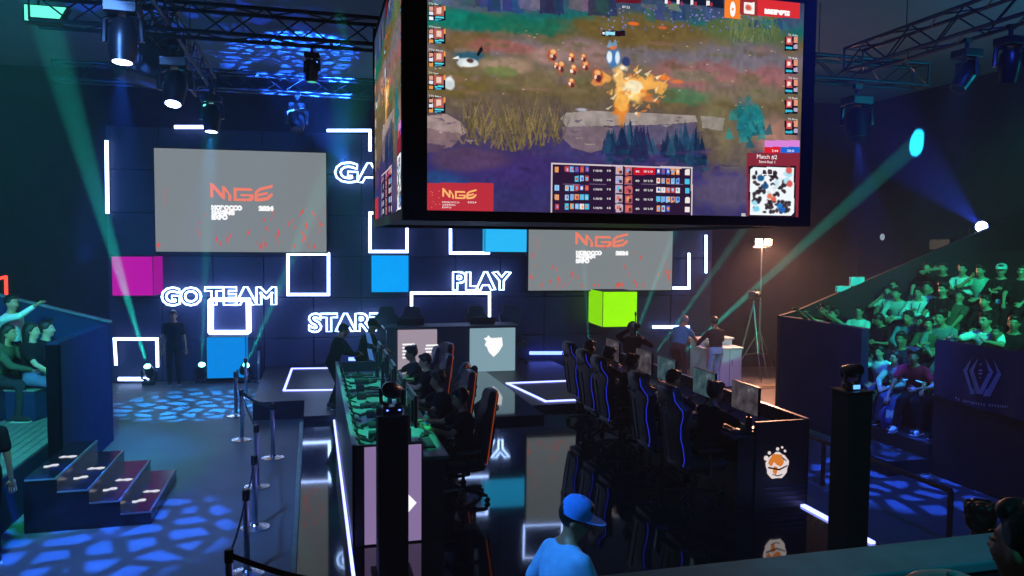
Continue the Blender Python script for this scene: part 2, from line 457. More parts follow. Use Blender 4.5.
# back wall plane: origin WO, along WU, towards the hall WN
WA = math.radians(4.0)
WO = Vector((-3.3, 19.67, 0)); WU = Vector((math.cos(WA), -math.sin(WA), 0)); WN = Vector((-math.sin(WA), -math.cos(WA), 0))
def Wp(px, py, off=0.0):
    r = ray(px, py); o = WO + WN * off
    t = (o - CAM).dot(WN) / r.dot(WN); p = CAM + r * t
    return (p - WO).dot(WU), p.z
def Ww(u, z, off=0.0): return WO + WU * u + WN * off + Vector((0, 0, z))
wb = bx((-5, 0, 0), (19.5, .2, 7.34)); o = structure('wall_back', wb, DRAPE); o.location = WO; o.rotation_euler = (0, 0, -WA)
u0, zt = Wp(106, 126); u1, _ = Wp(712, 200)
def wall_thing(name, label, cat, u, z, off=0.0, group=None): return thing(name, label, cat, Ww(u, z, off), -WA, group)
# dark modular panels of the LED wall, with seams
t = wall_thing('led_wall', 'dark navy modular stage wall of square panels behind the signs and screens', 'stage wall', u0, 0)
W = u1 - u0; nx = 13; nz = 6
for i in range(nx):
    for j in range(nz):
        if zt / nz * j < 6.0:
            b = bx((W * i / nx + .008, -.1, max(.01, zt * j / nz) + .008), (W * (i + 1) / nx - .008, -.004, zt * (j + 1) / nz - .008), .012)
            b.build('panel', WALLP, t)
# ------------------------------------------------------------------ light tubes and boxes on the wall
def px_poly(name, label, pts, off=.22, r=.036, closed=False, group=None, mt=None, cat='light'):
    q = [Wp(x, y, off) for x, y in pts]; cu, cz = q[0]
    t = wall_thing(name, label, cat, cu, cz, off, group)
    n = len(q)
    for i in range(n if closed else n - 1):
        a, b = q[i], q[(i + 1) % n]
        A = Vector((a[0] - cu, 0, a[1] - cz)); B = Vector((b[0] - cu, 0, b[1] - cz)); d = (B - A).normalized()
        m_ = MB(); m_.tube([A - d * r * .8, B + d * r * .8], r, 8); m_.build('tube', mt or LEDW, t, True)
        k = MB(); k.tube([A + Vector((0, r * 1.1, 0)), B + Vector((0, r * 1.1, 0))], r * .8, 6); k.tube([A.lerp(B, .5) + Vector((0, r, 0)), A.lerp(B, .5) + Vector((0, off - .125, 0))], .02, 6)
        k.build('bracket', MB_, t)
    return t
px_poly('tube_light', 'square white light frame on the wall just right of the GO TEAM sign', [(288, 254), (328.5, 254), (328.5, 294.5), (288, 294.5)], closed=True)
px_poly('tube_light', 'square white light frame above the blue box, its top hidden by the hanging screen', [(370, 213), (407, 213), (407, 251.5), (370, 251.5)], closed=True)
px_poly('tube_light', 'white light frame overlapping the cyan box above the PLAY sign', [(450.5, 214), (488.5, 214), (488.5, 253), (450.5, 253)], .3, closed=True)
px_poly('tube_light', 'wide white light frame under the PLAY sign with its foot behind the desk', [(411.5, 345), (411.5, 293), (489.5, 293), (489.5, 345)], .25)
px_poly('tube_light', 'low white light frame with a bar on the floor below the magenta box', [(116, 364), (114.5, 339), (157, 339), (157.5, 366)], .25)
px_poly('tube_light', 'short white light bar lying on the floor inside the low frame', [(120, 379), (147, 379)], .3, .045)
px_poly('tube_light', 'corner of a white light frame above the GAME sign', [(328, 130.5), (370, 130.5), (370, 150)], .22)
px_poly('tube_light', 'corner of a thin white light frame right of the second screen', [(673, 288), (689, 288), (689, 254)], .25)
px_poly('tube_light', 'tall upright white light bar at the far left end of the stage wall', [(106.5, 142), (107.5, 212)], .2, .042)
px_poly('tube_light', 'level white light bar above the left screen', [(176, 127), (205, 127)], .2, .042)
px_poly('tube_light', 'upright white light bar at the right end of the stage wall', [(706, 236), (706, 272)], .2, .036)
px_poly('tube_light', 'level white light bar behind the man in the teal shirt', [(654, 327), (688, 327)], .2, .042)
px_poly('tube_light', 'level blue light bar low on the wall right of the desk panels', [(531, 353), (566, 353)], .2, .045, mt=LEDB)
px_poly('tube_light', 'level blue light bar low on the wall behind the two standing men', [(350, 359), (368, 359)], .2, .045, mt=LEDB)
# open cube of tubes under TEAM
q = [Wp(x, y, .50) for x, y in ((209.5, 300), (247.5, 300), (248, 333), (209.5, 333))]
t = wall_thing('light_cube', 'open white light cube hanging under the word TEAM above the blue box', 'light', q[0][0], q[0][1], .50)
P_ = [Vector((a - q[0][0], 0, b - q[0][1])) for a, b in q]
for off in (0, .34):
    for i in range(4):
        k = MB(); k.tube([P_[i] + Vector((0, off, 0)), P_[(i + 1) % 4] + Vector((0, off, 0))], .04 if off == 0 else .03, 8); k.build('tube', LEDW, t, True)
for i in range(4):
    k = MB(); k.tube([P_[i], P_[i] + Vector((0, .34, 0))], .03, 8); k.build('tube', LEDW, t, True)
def light_box(label, x0, y0, x1, y1, col, st, side=None, depth=.5):
    a = Wp(x0, y0, depth); b = Wp(x1, y1, depth)
    t = wall_thing('light_box', label, 'light box', a[0], b[1], depth)
    w = b[0] - a[0]; h = a[1] - b[1]; mt = emit('box_%d_%d_%d' % col, s2l(*col), st)
    k = MB(); k.box((0.012, 0, .012), (w - .012, .02, h - .012), None, .006); k.build('front_panel', mt, t)
    side_m = emit('box_side_%d_%d_%d' % col, s2l(*col), st * .75)
    for s, x in (('l', 0), ('r', w - .02)):
        k = MB(); k.box((x, .03, .012), (x + .02, depth - .12, h - .012)); k.build('side_panel', side_m, t)
    k = MB(); k.box((.02, .035, .0), (w - .02, depth - .11, h)); k.build('housing', MB_, t)
    k = MB()
    for lo, hi in (((0, .005, 0), (.012, .03, h)), ((w - .012, .005, 0), (w, .03, h)), ((0, .005, 0), (w, .03, .012)), ((0, .005, h - .012), (w, .03, h))): k.box(lo, hi)
    k.build('edge_trim', MB_, t)
    return t
light_box('glowing magenta box on the wall left of the GO TEAM sign', 111, 256, 153.5, 296, (196, 0, 176), .85, None, .95)
light_box('glowing blue box standing under the white light cube', 206, 337, 246, 378, (0, 140, 235), .95)
light_box('glowing cyan blue box under the square light frame near the stage centre', 371, 255, 409, 292.5, (0, 165, 255), 1.0)
light_box('glowing cyan box directly below the hanging screen, left of the second screen', 485, 222, 527, 252.5, (40, 190, 255), 1.0)
light_box('glowing lime green box under the right projection screen', 603, 291.5, 637, 327, (150, 245, 5), 1.1, None, 1.35)
# ------------------------------------------------------------------ neon words
def neon(label, words, off=.3, r=.026, grow=.035):
    """words: list of (text, x0, ytop, x1, ybottom) in photograph pixels, set out on the wall plane."""
    a = Wp(words[0][1], words[0][4], off); t = wall_thing('neon_sign', label, 'neon sign', a[0], a[1], off)
    for body, x0, yt, x1, yb in words:
        A = Wp(x0, yb, off); B = Wp(x1, yt, off); Wd = B[0] - A[0]; Hh = B[1] - A[1]
        vs, fs, _ = text_geo(body, 1, grow); xs = [v[0] for v in vs]; ys = [v[1] for v in vs]
        sx = Wd / (max(xs) - min(xs)); sy = Hh / (max(ys) - min(ys)); mx = min(xs); my = min(ys)
        cx = 0.0
        full = text_geo(body, 1, grow)[2]
        # one child per letter: group loops by letter using cumulative widths
        loops = [[((x - mx) * sx + A[0] - a[0], (y - my) * sy + A[1] - a[1]) for x, y in lp] for lp in full]
        loops.sort(key=lambda l: min(p[0] for p in l))
        groups = []
        for lp in loops:
            lo = min(p[0] for p in lp); hi = max(p[0] for p in lp)
            if groups and hi <= groups[-1][1] + .01: groups[-1][2].append(lp)
            else: groups.append([lo, hi, [lp]])
        for lo, hi, lps in groups:
            k = MB()
            for lp in lps: k.tube([(x, 0, y) for x, y in lp], r, 6, closed=True)
            L = k.build('letter', NEON, t, True)
            k = MB(); xm = (lo + hi) / 2; zm = sum(p[1] for p in lps[0]) / len(lps[0])
            for lp in lps[:1]:
                p = min(lp, key=lambda q: q[1]); p2 = max(lp, key=lambda q: q[1])
                for q_ in (p, p2): k.tube([(q_[0], .01, q_[1]), (q_[0], off - .12, q_[1])], .012, 6)
            k.build('standoff', MB_, L)
    return t
neon('white neon sign reading GO TEAM on the stage wall', [('GO', 162, 287.5, 201, 305.5), ('TEAM', 205, 287, 276, 305)])
neon('white neon sign reading START above the desk at the stage', [('START', 309, 313, 386, 332)])
neon('white neon sign reading PLAY beside the right screen', [('PLAY', 453, 272, 511, 290)])
neon('white neon sign reading GAME, half hidden by the hanging screen', [('GAME', 335, 164.5, 421, 182)])
# ------------------------------------------------------------------ event screens on the wall
SCR_GREY = emit('screen_grey', s2l(128, 136, 140), 1.0); SCR_RED = emit('screen_red', s2l(240, 128, 104), 1.05); SCR_SPARK = emit('screen_spark', s2l(225, 85, 70), 1.0); SCR_WHITE = emit('screen_white', s2l(250, 250, 250), 1.1)
def logo_shapes():
    """angular three-letter logo as polygons in a 10 x 3 box"""
    S = []
    S.append([(0, .7), (0, 3), (.55, 2.85), (1.9, 1.35), (1.9, 2.55), (2.4, 2.4), (3.35, 1.1), (3.35, .25), (2.85, .25), (2.85, 1.25), (2.35, 1.9), (2.35, .5), (1.95, .5), (.5, 2.1), (.5, .75)])
    S.append([(3.7, .25), (3.7, 2.3), (6.5, 2.3), (6.75, 2.05), (6.75, 1.85), (4.2, 1.85), (4.2, .65), (6.1, .65), (6.3, .85), (6.3, 1.0), (4.8, 1.0), (4.8, 1.35), (6.9, 1.35), (6.9, .6), (6.55, .25)])
    S.append([(7.05, .25), (7.05, 1.7), (7.8, 2.35), (10, 2.9), (10, 2.42), (8.1, 1.95), (7.6, 1.6), (7.6, 1.42), (9.2, 1.8), (9.2, 1.38), (7.6, 1.0), (7.6, .72), (9.0, .95), (9.6, 1.5), (10, 1.58), (10, 1.15), (9.2, .45), (8.2, .25)])
    return S
def put_logo(mb, o, ax, ay, w, h, mi=None):
    o = Vector(o); ax = Vector(ax); ay = Vector(ay); n = ax.cross(ay)
    for s in logo_shapes():
        bm = bmesh.new(); f = bm.faces.new([bm.verts.new((p[0] / 10 * w, p[1] / 3 * h, 0)) for p in s]); bmesh.ops.triangulate(bm, faces=[f]); bm.verts.index_update()
        mb.add([o + ax * v.co.x + ay * v.co.y for v in bm.verts], [[v.index for v in f.verts] for f in bm.faces], mi); bm.free()
def event_screen(label, x0, y0, x1, y1, seed):
    off = .3; a = Wp(x0, y0, off); b = Wp(x1, y1, off); w = b[0] - a[0]; h = a[1] - b[1]
    t = wall_thing('projection_screen', label, 'screen', a[0], b[1], off)
    MB().box((-.03, .0, -.03), (w + .03, .12, h + .03), None, .01).build('housing', MB_, t)
    MB().box((0, -.012, 0), (w, .0, h)).build('display', SCR_GREY, t)
    k = MB(); AX = (1, 0, 0); AZ = (0, 0, 1); y = -.018
    put_logo(k, (.315 * w, y, .488 * h), AX, AZ, .365 * w, .19 * h); k.build('logo', SCR_RED, t)
    k = MB()
    for i, (s, wd) in enumerate((('MOROCCO', .18), ('GAMING', .135), ('EXPO', .095))): put_text(k, s, .058 * h, (.32 * w, y, (.415 - i * .047) * h), AX, AZ, None, wd * w, offset=.015)
    put_text(k, '2024', .058 * h, (.595 * w, y, .415 * h), AX, AZ, None, .09 * w, offset=.015); k.build('lettering', SCR_WHITE, t)
    k = MB(); rs = random.Random(seed)
    for i in range(46):
        cx = rs.random() * w; cz = h * min(.75, abs(rs.gauss(0, .22))); L = rs.uniform(.02, .10) * h; an = rs.uniform(.9, 2.2)
        d = Vector((math.cos(an), 0, math.sin(an))); n = Vector((-d.z, 0, d.x)) * rs.uniform(.005, .014) * h; c = Vector((cx, y, max(.06 * h, cz)))
        k.add([c - d * L * .5, c + n, c + d * L * .5 + n * .4, c - n * .8], [(0, 1, 2, 3)])
    for (fx, fz) in ((.045, .45), (.94, .18)):
        for i in range(11):
            z = (fz + i * .016) * h; k.box((fx * w + (i % 3) * .01 * w, y - .001, z), (fx * w + (.008 + (i % 3) * .01) * w, y, z + .006 * h))
    k.v = [(min(max(v[0], .005 * w), .995 * w), v[1], min(max(v[2], .005 * h), .995 * h)) for v in k.v]
    k.build('ember_graphic', SCR_SPARK, t)
event_screen('grey screen with the orange expo logo above the GO TEAM sign', 154, 148, 326.5, 252.5, 3)
event_screen('grey screen with the orange expo logo partly behind the hanging screen cube', 529, 203, 671.5, 290, 5)
# ------------------------------------------------------------------ stage
ST = .25; PLT = .35
k = bx((-.16, 6.3, 0), (5.72, 13.5, ST)); o = structure('stage_floor', k, GLOSS)
k = bx((-1.1, 14.9, 0), (6.0, 19.2, PLT)); k.box((-.16, 13.502, 0), (6.0, 14.898, PLT)); structure('stage_platform', k, mat('platform_satin', (.008, .009, .02), .42, 0, .2, 3))
k = bx((2.25, 12.7, .1), (3.95, 13.502, PLT + .003)); k.box((2.25, 13.502, PLT), (3.95, 17.4, PLT + .003)); structure('stage_runner', k, GLOSS)
TEALTRIM = mat('edge_trim', (.09, .22, .2), .4, .3)
structure('trim_1', bx((-.225, 6.3, 0), (-.162, 13.5, ST + .012), .01), TEALTRIM)
def floor_light(label, pts, z, r=.03, closed=True, mt=None):
    c = Vector((pts[0][0], pts[0][1], z)); t = thing('floor_light', label, 'light strip', c)
    n = len(pts)
    for i in range(n if closed else n - 1):
        a = Vector((pts[i][0], pts[i][1], z)) - c; b = Vector((pts[(i + 1) % n][0], pts[(i + 1) % n][1], z)) - c
        d = (b - a).normalized(); s = Vector((-d.y, d.x, 0)) * r
        m_ = MB(); lo = [a - s - d * r, b - s + d * r, b + s + d * r, a + s - d * r]
        m_.add(lo + [v + Vector((0, 0, .025)) for v in lo], [(0, 3, 2, 1), (4, 5, 6, 7), (0, 1, 5, 4), (1, 2, 6, 5), (2, 3, 7, 6), (3, 0, 4, 7)]); m_.build('strip', mt or LEDB2, t)
    return t
LEDB2 = emit('led_floor', (.26, .30, 1.0), 3.8)
def zz(x, y, z): p = at_z(x, y, z); return (p.x, p.y)
floor_light('white outlined rectangle of light strip on the platform left of the desk panels', [zz(292, 369, PLT), zz(368, 368, PLT), zz(366, 390, PLT), zz(284, 391, PLT)], PLT, .022)
floor_light('outlined rectangle of light strip on the stage floor right of the white shield panel', [(4.05, 15.75), (5.75, 15.75), (5.75, 13.75), (4.3, 13.75)], PLT, .022)
floor_light('long light strip on the floor along the outer side of the left gaming desk', [(.352, 13.45), (.352, 6.4)], ST, .015, False)
floor_light('light strip on the floor along the right edge of the stage', [(5.66, 13.4), (5.66, 6.6)], ST, .03, False)
px_poly('tube_light', 'square white light frame behind the hanging screen, seen only mirrored in the stage floor', [(527, 165), (566, 165), (566, 199), (527, 199)], .25, .022, closed=True)
# ------------------------------------------------------------------ hanging screen cube
CY = 7.2; Z0 = 3.57; Z1 = 6.25
CX0 = at_y(402, 220, CY).x; CX1 = at_y(809.5, 228, CY).x; CD = 3.5
SX0 = at_y(427, 210, CY).x; SX1 = at_y(797.5, 217, CY).x; SZ0 = (at_y(427, 210, CY).z + at_y(797, 217.5, CY).z) / 2; SH = (SX1 - SX0) * 9 / 16
CWN, CHN = 520, 292
CAN = np.zeros((CHN, CWN, 3)); rng = np.random.default_rng(4)
def cpx(p):
    q = at_y(p[0], p[1], CY); return ((q.x - SX0) / (SX1 - SX0) * CWN, (q.z - SZ0) / SH * CHN)   # v grows upward
GX, GY = np.meshgrid(np.arange(CWN) + .5, np.arange(CHN) + .5)
def vnoise(sc, seed):
    r = np.random.default_rng(seed); gw, gh = int(CWN / sc) + 3, int(CHN / sc) + 3; g = r.random((gh, gw))
    x = GX / sc; y = GY / sc; xi = x.astype(int); yi = y.astype(int); fx = x - xi; fy = y - yi; fx = fx * fx * (3 - 2 * fx); fy = fy * fy * (3 - 2 * fy)
    return (g[yi, xi] * (1 - fx) + g[yi, xi + 1] * fx) * (1 - fy) + (g[yi + 1, xi] * (1 - fx) + g[yi + 1, xi + 1] * fx) * fy
NZ = [vnoise(40, 1) - .5, vnoise(14, 2) - .5, vnoise(5, 3) - .5]
def blob(x, y, rx, ry, col, a=1.0, soft=.5, rag=.5):
    cx, cy = cpx((x, y)); x2, _ = cpx((x + rx, y)); _, y2 = cpx((x, y + ry)); rx = abs(x2 - cx); ry = abs(y2 - cy)
    d = np.sqrt(((GX - cx) / rx) ** 2 + ((GY - cy) / ry) ** 2) + rag * (NZ[1] + .6 * NZ[2])
    w = np.clip((1 - d) / soft + .5, 0, 1) * a; CAN[:] = CAN * (1 - w[..., None]) + np.array(col) * w[..., None]
def pg(pts, col, a=1.0):
    P = [cpx(p) for p in pts]; ins = np.zeros(GX.shape, bool); n = len(P)
    x0 = min(p[0] for p in P); x1 = max(p[0] for p in P); y0 = min(p[1] for p in P); y1 = max(p[1] for p in P)
    ix0, ix1, iy0, iy1 = max(0, int(x0) - 1), min(CWN, int(x1) + 2), max(0, int(y0) - 1), min(CHN, int(y1) + 2)
    if ix1 <= ix0 or iy1 <= iy0: return
    gx = GX[iy0:iy1, ix0:ix1]; gy = GY[iy0:iy1, ix0:ix1]; ins = np.zeros(gx.shape, bool)
    for i in range(n):
        (ax, ay), (bx_, by) = P[i], P[(i + 1) % n]
        if abs(by - ay) < 1e-9: continue
        c = ((ay > gy) != (by > gy)) & (gx < (bx_ - ax) * (gy - ay) / (by - ay) + ax); ins ^= c
    sub = CAN[iy0:iy1, ix0:ix1]; sub[ins] = sub[ins] * (1 - a) + np.array(col) * a
def rc(x0, y0, x1, y1, col, a=1.0): pg([(x0, y0), (x1, y0), (x1, y1), (x0, y1)], col, a)
def paint():
    rr = random.Random(11)
    ys = [(-20, (52, 62, 96)), (6, (58, 78, 104)), (20, (24, 100, 96)), (34, (104, 88, 56)), (52, (112, 102, 108)), (72, (112, 98, 78)), (92, (106, 92, 62)), (118, (96, 82, 78)), (150, (62, 52, 96)), (175, (50, 46, 104)), (225, (58, 52, 100))]
    tab_y = np.array([cpx((612, y))[1] for y, _ in ys]); order = np.argsort(tab_y)
    rows = GY + 22 * NZ[0] + 8 * NZ[1]
    for c in range(3): CAN[..., c] = np.interp(rows, tab_y[order], np.array([q[1][c] for q in ys])[order])
    # far bank, path, grass and stone of an invented landscape
    for x, y, rx, ry, col, a in ((455, 20, 50, 10, (14, 118, 104), .9), (520, 26, 50, 9, (20, 104, 84), .8), (480, 4, 60, 8, (96, 92, 116), .7), (640, 30, 60, 16, (112, 92, 48), .9), (700, 40, 90, 14, (110, 90, 52), .8),
                                (745, 32, 40, 16, (88, 104, 62), .9), (752, 22, 26, 14, (104, 118, 74), .8), (470, 42, 40, 9, (112, 88, 50), .8), (740, 62, 60, 20, (112, 106, 116), .9), (660, 60, 36, 8, (112, 104, 114), .7), (505, 47, 40, 7, (152, 92, 88), .8), (585, 55, 30, 14, (150, 116, 112), .8),
                                (505, 66, 26, 9, (164, 136, 116), .8), (548, 56, 18, 10, (166, 128, 118), .8), (500, 72, 16, 6, (104, 126, 66), .7), (450, 84, 40, 12, (112, 96, 50), .8), (560, 86, 60, 8, (118, 102, 72), .7),
                                (706, 80, 60, 18, (150, 98, 98), .85), (690, 76, 22, 6, (116, 116, 96), .7), (770, 78, 24, 12, (152, 96, 98), .8), (684, 96, 28, 8, (72, 120, 84), .8), (740, 92, 40, 12, (116, 112, 92), .7), (715, 130, 16, 30, (128, 118, 84), .7), (750, 120, 14, 18, (38, 128, 122), .85), (776, 140, 22, 22, (172, 126, 108), .85),
                                (735, 150, 20, 24, (120, 108, 78), .7), (700, 150, 20, 20, (92, 78, 72), .6), (442, 190, 30, 18, (32, 84, 140), .6), (520, 170, 60, 16, (62, 44, 104), .7), (735, 190, 40, 20, (96, 84, 112), .8), (470, 160, 40, 12, (98, 70, 92), .6), (600, 150, 50, 12, (72, 62, 116), .6)):
        blob(x, y, rx, ry, col, a)
    # ruined walls along the top, slabs and jagged rocks
    for x0, x1, y0, y1, c in ((456, 486, -12, 8, (70, 76, 104)), (488, 520, -12, 12, (46, 66, 106)), (520, 545, -12, 9, (92, 92, 120)), (546, 566, -12, 14, (40, 58, 98)), (568, 592, -10, 12, (96, 86, 104)), (594, 612, -12, 16, (44, 64, 92)), (640, 716, 4, 22, (52, 86, 106)), (646, 700, 3, 10, (92, 110, 122)), (752, 797, 18, 30, (48, 92, 106)), (428, 452, -12, 4, (90, 96, 122))):
        for k in range(7):
            a = rr.uniform(x0, x1); b_ = rr.uniform(5, 14); pg([(a - b_ * .6, y1 - rr.uniform(0, 4)), (a - b_ * .5, y0 + rr.uniform(0, 6)), (a + b_ * .4, y0 + rr.uniform(0, 5)), (a + b_ * .6, y1 + rr.uniform(-2, 3))], tuple(int(v * rr.uniform(.75, 1.2)) for v in c), .85)
    for pts, col in (([(427, 116), (446, 114), (460, 122), (468, 133), (446, 140), (427, 140)], (164, 140, 138)), ([(427, 128), (440, 131), (463, 134), (452, 147), (427, 152)], (128, 104, 110)), ([(427, 143), (446, 146), (440, 152), (427, 153)], (86, 66, 92)), ([(560, 118), (566, 113), (590, 111), (640, 113), (695, 116), (697, 122), (660, 125), (600, 126), (566, 128)], (158, 146, 142)),
                     ([(562, 127), (600, 126), (618, 130), (615, 146), (590, 153), (572, 148), (562, 138)], (124, 106, 116)), ([(612, 127), (696, 123), (692, 142), (640, 146), (612, 140)], (92, 84, 112)), ([(700, 116), (724, 118), (722, 131), (702, 128)], (150, 142, 134))): pg(pts, col, .95)
    for k in range(36):
        x = rr.uniform(428, 466) if k % 3 == 0 else rr.uniform(562, 700); y = rr.uniform(114, 146); pg([(x, y), (x + rr.uniform(4, 14), y + rr.uniform(-1.5, 2)), (x + rr.uniform(2, 10), y + rr.uniform(1, 3))], rr.choice(((182, 166, 158), (88, 74, 96), (70, 60, 92))), .6)
    for cx, cy, w_ in ((616, 143, 13), (630, 137, 13), (644, 141, 12), (674, 143, 13), (686, 139, 12), (696, 150, 10)):
        for k in range(16):
            a = cx + rr.uniform(-w_, w_) * .8; h = rr.uniform(8, 24) * (1 - abs(a - cx) / w_ * .6); b_ = cy + rr.uniform(6, 22)
            pg([(a - rr.uniform(3, 6), b_), (a + rr.uniform(-3, 3), b_ - h - 10), (a + rr.uniform(3, 6), b_ + 1)], rr.choice(((26, 52, 82), (34, 66, 98), (22, 40, 70), (44, 82, 108), (40, 36, 80))), .85)
    for k in range(40):
        a = rr.gauss(750, 9); b_ = rr.gauss(126, 8); pg([(a - 5, b_ + 5), (a + rr.uniform(-3, 3), b_ - 8), (a + 5, b_ + 4)], rr.choice(((30, 116, 124), (44, 140, 142), (24, 84, 104))), .7)
    for k in range(26):
        x = rr.uniform(500, 720); y = rr.uniform(150, 168); pg([(x, y), (x + rr.uniform(10, 30), y + rr.uniform(-4, 4)), (x + rr.uniform(5, 16), y + rr.uniform(2, 6))], rr.choice(((78, 52, 100), (42, 38, 84), (104, 78, 96), (52, 58, 116))), .45)
    for k in range(60):
        x = rr.uniform(440, 780); y = rr.uniform(40, 108); blob(x, y, rr.uniform(4, 16), rr.uniform(1.5, 4), rr.choice(((92, 78, 52), (134, 116, 92), (128, 104, 108), (96, 100, 62), (150, 108, 100))), .45, .8, .9)
    for k in range(240):
        x = rr.uniform(462, 560); y = rr.uniform(126, 152) - abs(x - 512) * .12; h = rr.uniform(14, 40); dx = rr.uniform(-14, 14); c = rr.choice(((122, 106, 62), (98, 88, 60), (140, 122, 74), (82, 70, 66), (112, 92, 76)))
        pg([(x - 1.0, y), (x + dx, y - h), (x + 1.0, y)], c, .8)
    for k in range(90):
        x = rr.uniform(730, 775); y = rr.uniform(30, 44); pg([(x - .9, y), (x + rr.uniform(-6, 6), y - rr.uniform(8, 22)), (x + .9, y)], rr.choice(((96, 112, 66), (120, 128, 84), (66, 98, 70))), .8)
    for k in range(140):
        x = rr.uniform(600, 690) if k % 2 else rr.uniform(690, 770); y = rr.uniform(8, 30); rc(x, y, x + 1.6, y + 1.4, rr.choice(((150, 130, 210), (110, 110, 190), (60, 100, 140))), .8)
    for k in range(160):
        x = rr.uniform(430, 795); y = rr.uniform(30, 110); rc(x, y, x + rr.uniform(.6, 2.6), y + .8, rr.choice(((210, 200, 170), (160, 90, 80), (190, 150, 110), (84, 76, 76))), .7)
    # a burst of fire and small invented figures
    for x, y, rx, ry, col in ((636, 88, 22, 13, (226, 128, 52)), (622, 108, 8, 13, (226, 132, 50)), (644, 84, 18, 9, (246, 178, 88)), (630, 92, 14, 11, (253, 206, 120)), (622, 102, 6, 10, (250, 180, 84)), (634, 88, 10, 7, (255, 240, 200)), (618, 74, 7, 12, (250, 196, 118)), (622, 68, 5, 5, (255, 236, 200)), (664, 78, 9, 3, (232, 122, 52)), (676, 82, 8, 2.6, (206, 110, 64)), (604, 78, 9, 5, (240, 164, 84)), (596, 82, 5, 4, (226, 140, 80)), (650, 100, 8, 3, (200, 120, 70))): blob(x, y, rx, ry, col, .95, .45, 1.1)
    for k in range(34):
        x = rr.uniform(604, 664); y = rr.uniform(70, 116); pg([(x, y), (x + rr.uniform(3, 9), y - rr.uniform(1, 6)), (x + rr.uniform(1, 5), y + rr.uniform(1, 3))], rr.choice(((255, 236, 190), (250, 190, 96), (238, 140, 60))), .7)
    for x, y, s in ((553, 55, 6), (561, 67, 6), (571, 58, 5), (573, 70, 6), (585, 66, 5), (597, 76, 6), (571, 83, 5), (583, 58, 4), (556, 66, 4)):
        blob(x, y, s * .75, s * 1.05, (196, 92, 52), 1, .5, .7); blob(x, y - s * .5, s * .45, s * .4, (250, 186, 120), 1, .5, .5); blob(x + 1, y + s * .5, s * .4, s * .5, (92, 46, 52), 1, .5, .6); rc(x - s * .5, y - s * .1, x - s * .1, y + s * .5, (245, 220, 200), .9)
    blob(613, 58, 8, 11, (70, 116, 170), 1, .35, .5); blob(609, 57, 3, 7, (222, 234, 244), 1, .4, .5); blob(617, 58, 2.6, 7, (214, 228, 240), 1, .4, .5); blob(612, 47, 4.5, 3.4, (222, 110, 60), 1, .4, .4); pg([(606, 48), (609, 40), (612, 44), (615, 39), (617, 46)], (120, 150, 176), 1); blob(625, 62, 4, 5, (46, 60, 110), 1, .4, .5)
    blob(468, 57, 12, 6, (48, 92, 112), 1, .5, .8); blob(469, 64, 9, 4.5, (228, 236, 236), 1, .5, .9); pg([(476, 55), (481, 46), (483, 50), (478, 57)], (22, 20, 36), 1); pg([(452, 59), (458, 56), (460, 60)], (220, 230, 235), 1); blob(470, 61, 3, 2, (90, 60, 60), 1); blob(449, 82, 4, 7, (226, 234, 236), 1, .5, .9)
    rc(601, 31, 624.5, 36.5, (16, 18, 50)); rc(605, 32, 614.5, 35.5, (150, 220, 238)); rc(602, 32, 604.5, 35, (230, 240, 255)); rc(615, 32, 623, 35.5, (40, 14, 24))
    blob(633, 24, 5, 1.6, (236, 112, 50), 1); blob(662, 28, 4, 1.4, (210, 100, 56), .9); blob(582, 110, 7, 2, (190, 190, 220), .8, .5, .9)
    CAN[:] = CAN * (1 + .16 * NZ[2][..., None] + .12 * NZ[1][..., None]) * .98
    # heads-up rows down both edges
    for y in (6, 29, 52, 75, 98):
        rc(428, y, 445, y + 15, (16, 14, 30)); rc(434, y + .5, 443.5, y + 10, (172, 92, 84)); rc(436, y + 2, 441, y + 8, (236, 200, 186)); rc(429, y + 1, 433, y + 5, (222, 160, 140)); rc(429, y + 6, 433, y + 9.5, (226, 226, 240)); rc(429, y + 11, 433, y + 14.5, (232, 150, 70) if y > 20 else (240, 244, 255)); rc(434.5, y + 11, 443.5, y + 12.6, (86, 214, 222)); rc(434.5, y + 13.4, 441, y + 14.6, (60, 170, 210)); rc(443.5, y, 445.5, y + 5, (240, 150, 80))
    for y in (37, 60, 80, 100, 121):
        rc(784, y, 797, y + 14, (18, 12, 28)); rc(785.5, y, 791.5, y + 8, (196, 80, 84)); rc(787, y + 2, 790, y + 6, (246, 220, 210)); rc(793, y, 797, y + 6, (226, 150, 120)); rc(793, y + 8, 797, y + 12, (180, 170, 200)); rc(785, y + 10, 791.5, y + 12.4, (52, 190, 216))
    # top bar
    pg([(612, -14), (616, 3), (640, 4), (644, -14)], (96, 24, 40)); pg([(640, -14), (644, -2), (648, -1), (723, 9), (723, -14)], (20, 28, 48)); 
    for x in (664, 676, 690, 706): rc(x, -2 + (x - 640) * .045, x + 3, 3 + (x - 640) * .045, (235, 235, 240)); rc(x + 4, 0 + (x - 640) * .045, x + 6, 4 + (x - 640) * .045, (190, 40, 50))
    pg([(724, -14), (739.5, -14), (739.5, 19.5), (724, 18)], (246, 128, 40)); pg([(739.5, -14), (799, -14), (799, 19), (739.5, 15)], (150, 44, 48)); pg([(757, -14), (799, -14), (799, 19), (757, 16)], (214, 44, 48)); pg([(743.5, 2), (754, 3), (754, 14.4), (743.5, 13.4)], (248, 242, 236)); blob(748, 8, 3, 3, (206, 92, 70), 1, .5, .8)
    # sponsor box, score table, map
    rc(427, 183, 493, 213, (184, 46, 60))
    for k in range(10): x = rr.uniform(430, 446); y = rr.uniform(190, 208); rc(x, y, x + .9, y + .9, (250, 140, 120))
    pg([(550.5, 162.5), (692, 167.5), (692, 220), (550.5, 216)], (206, 190, 196)); pg([(552, 164), (690.5, 169), (690.5, 220), (552, 214.5)], (42, 24, 54))
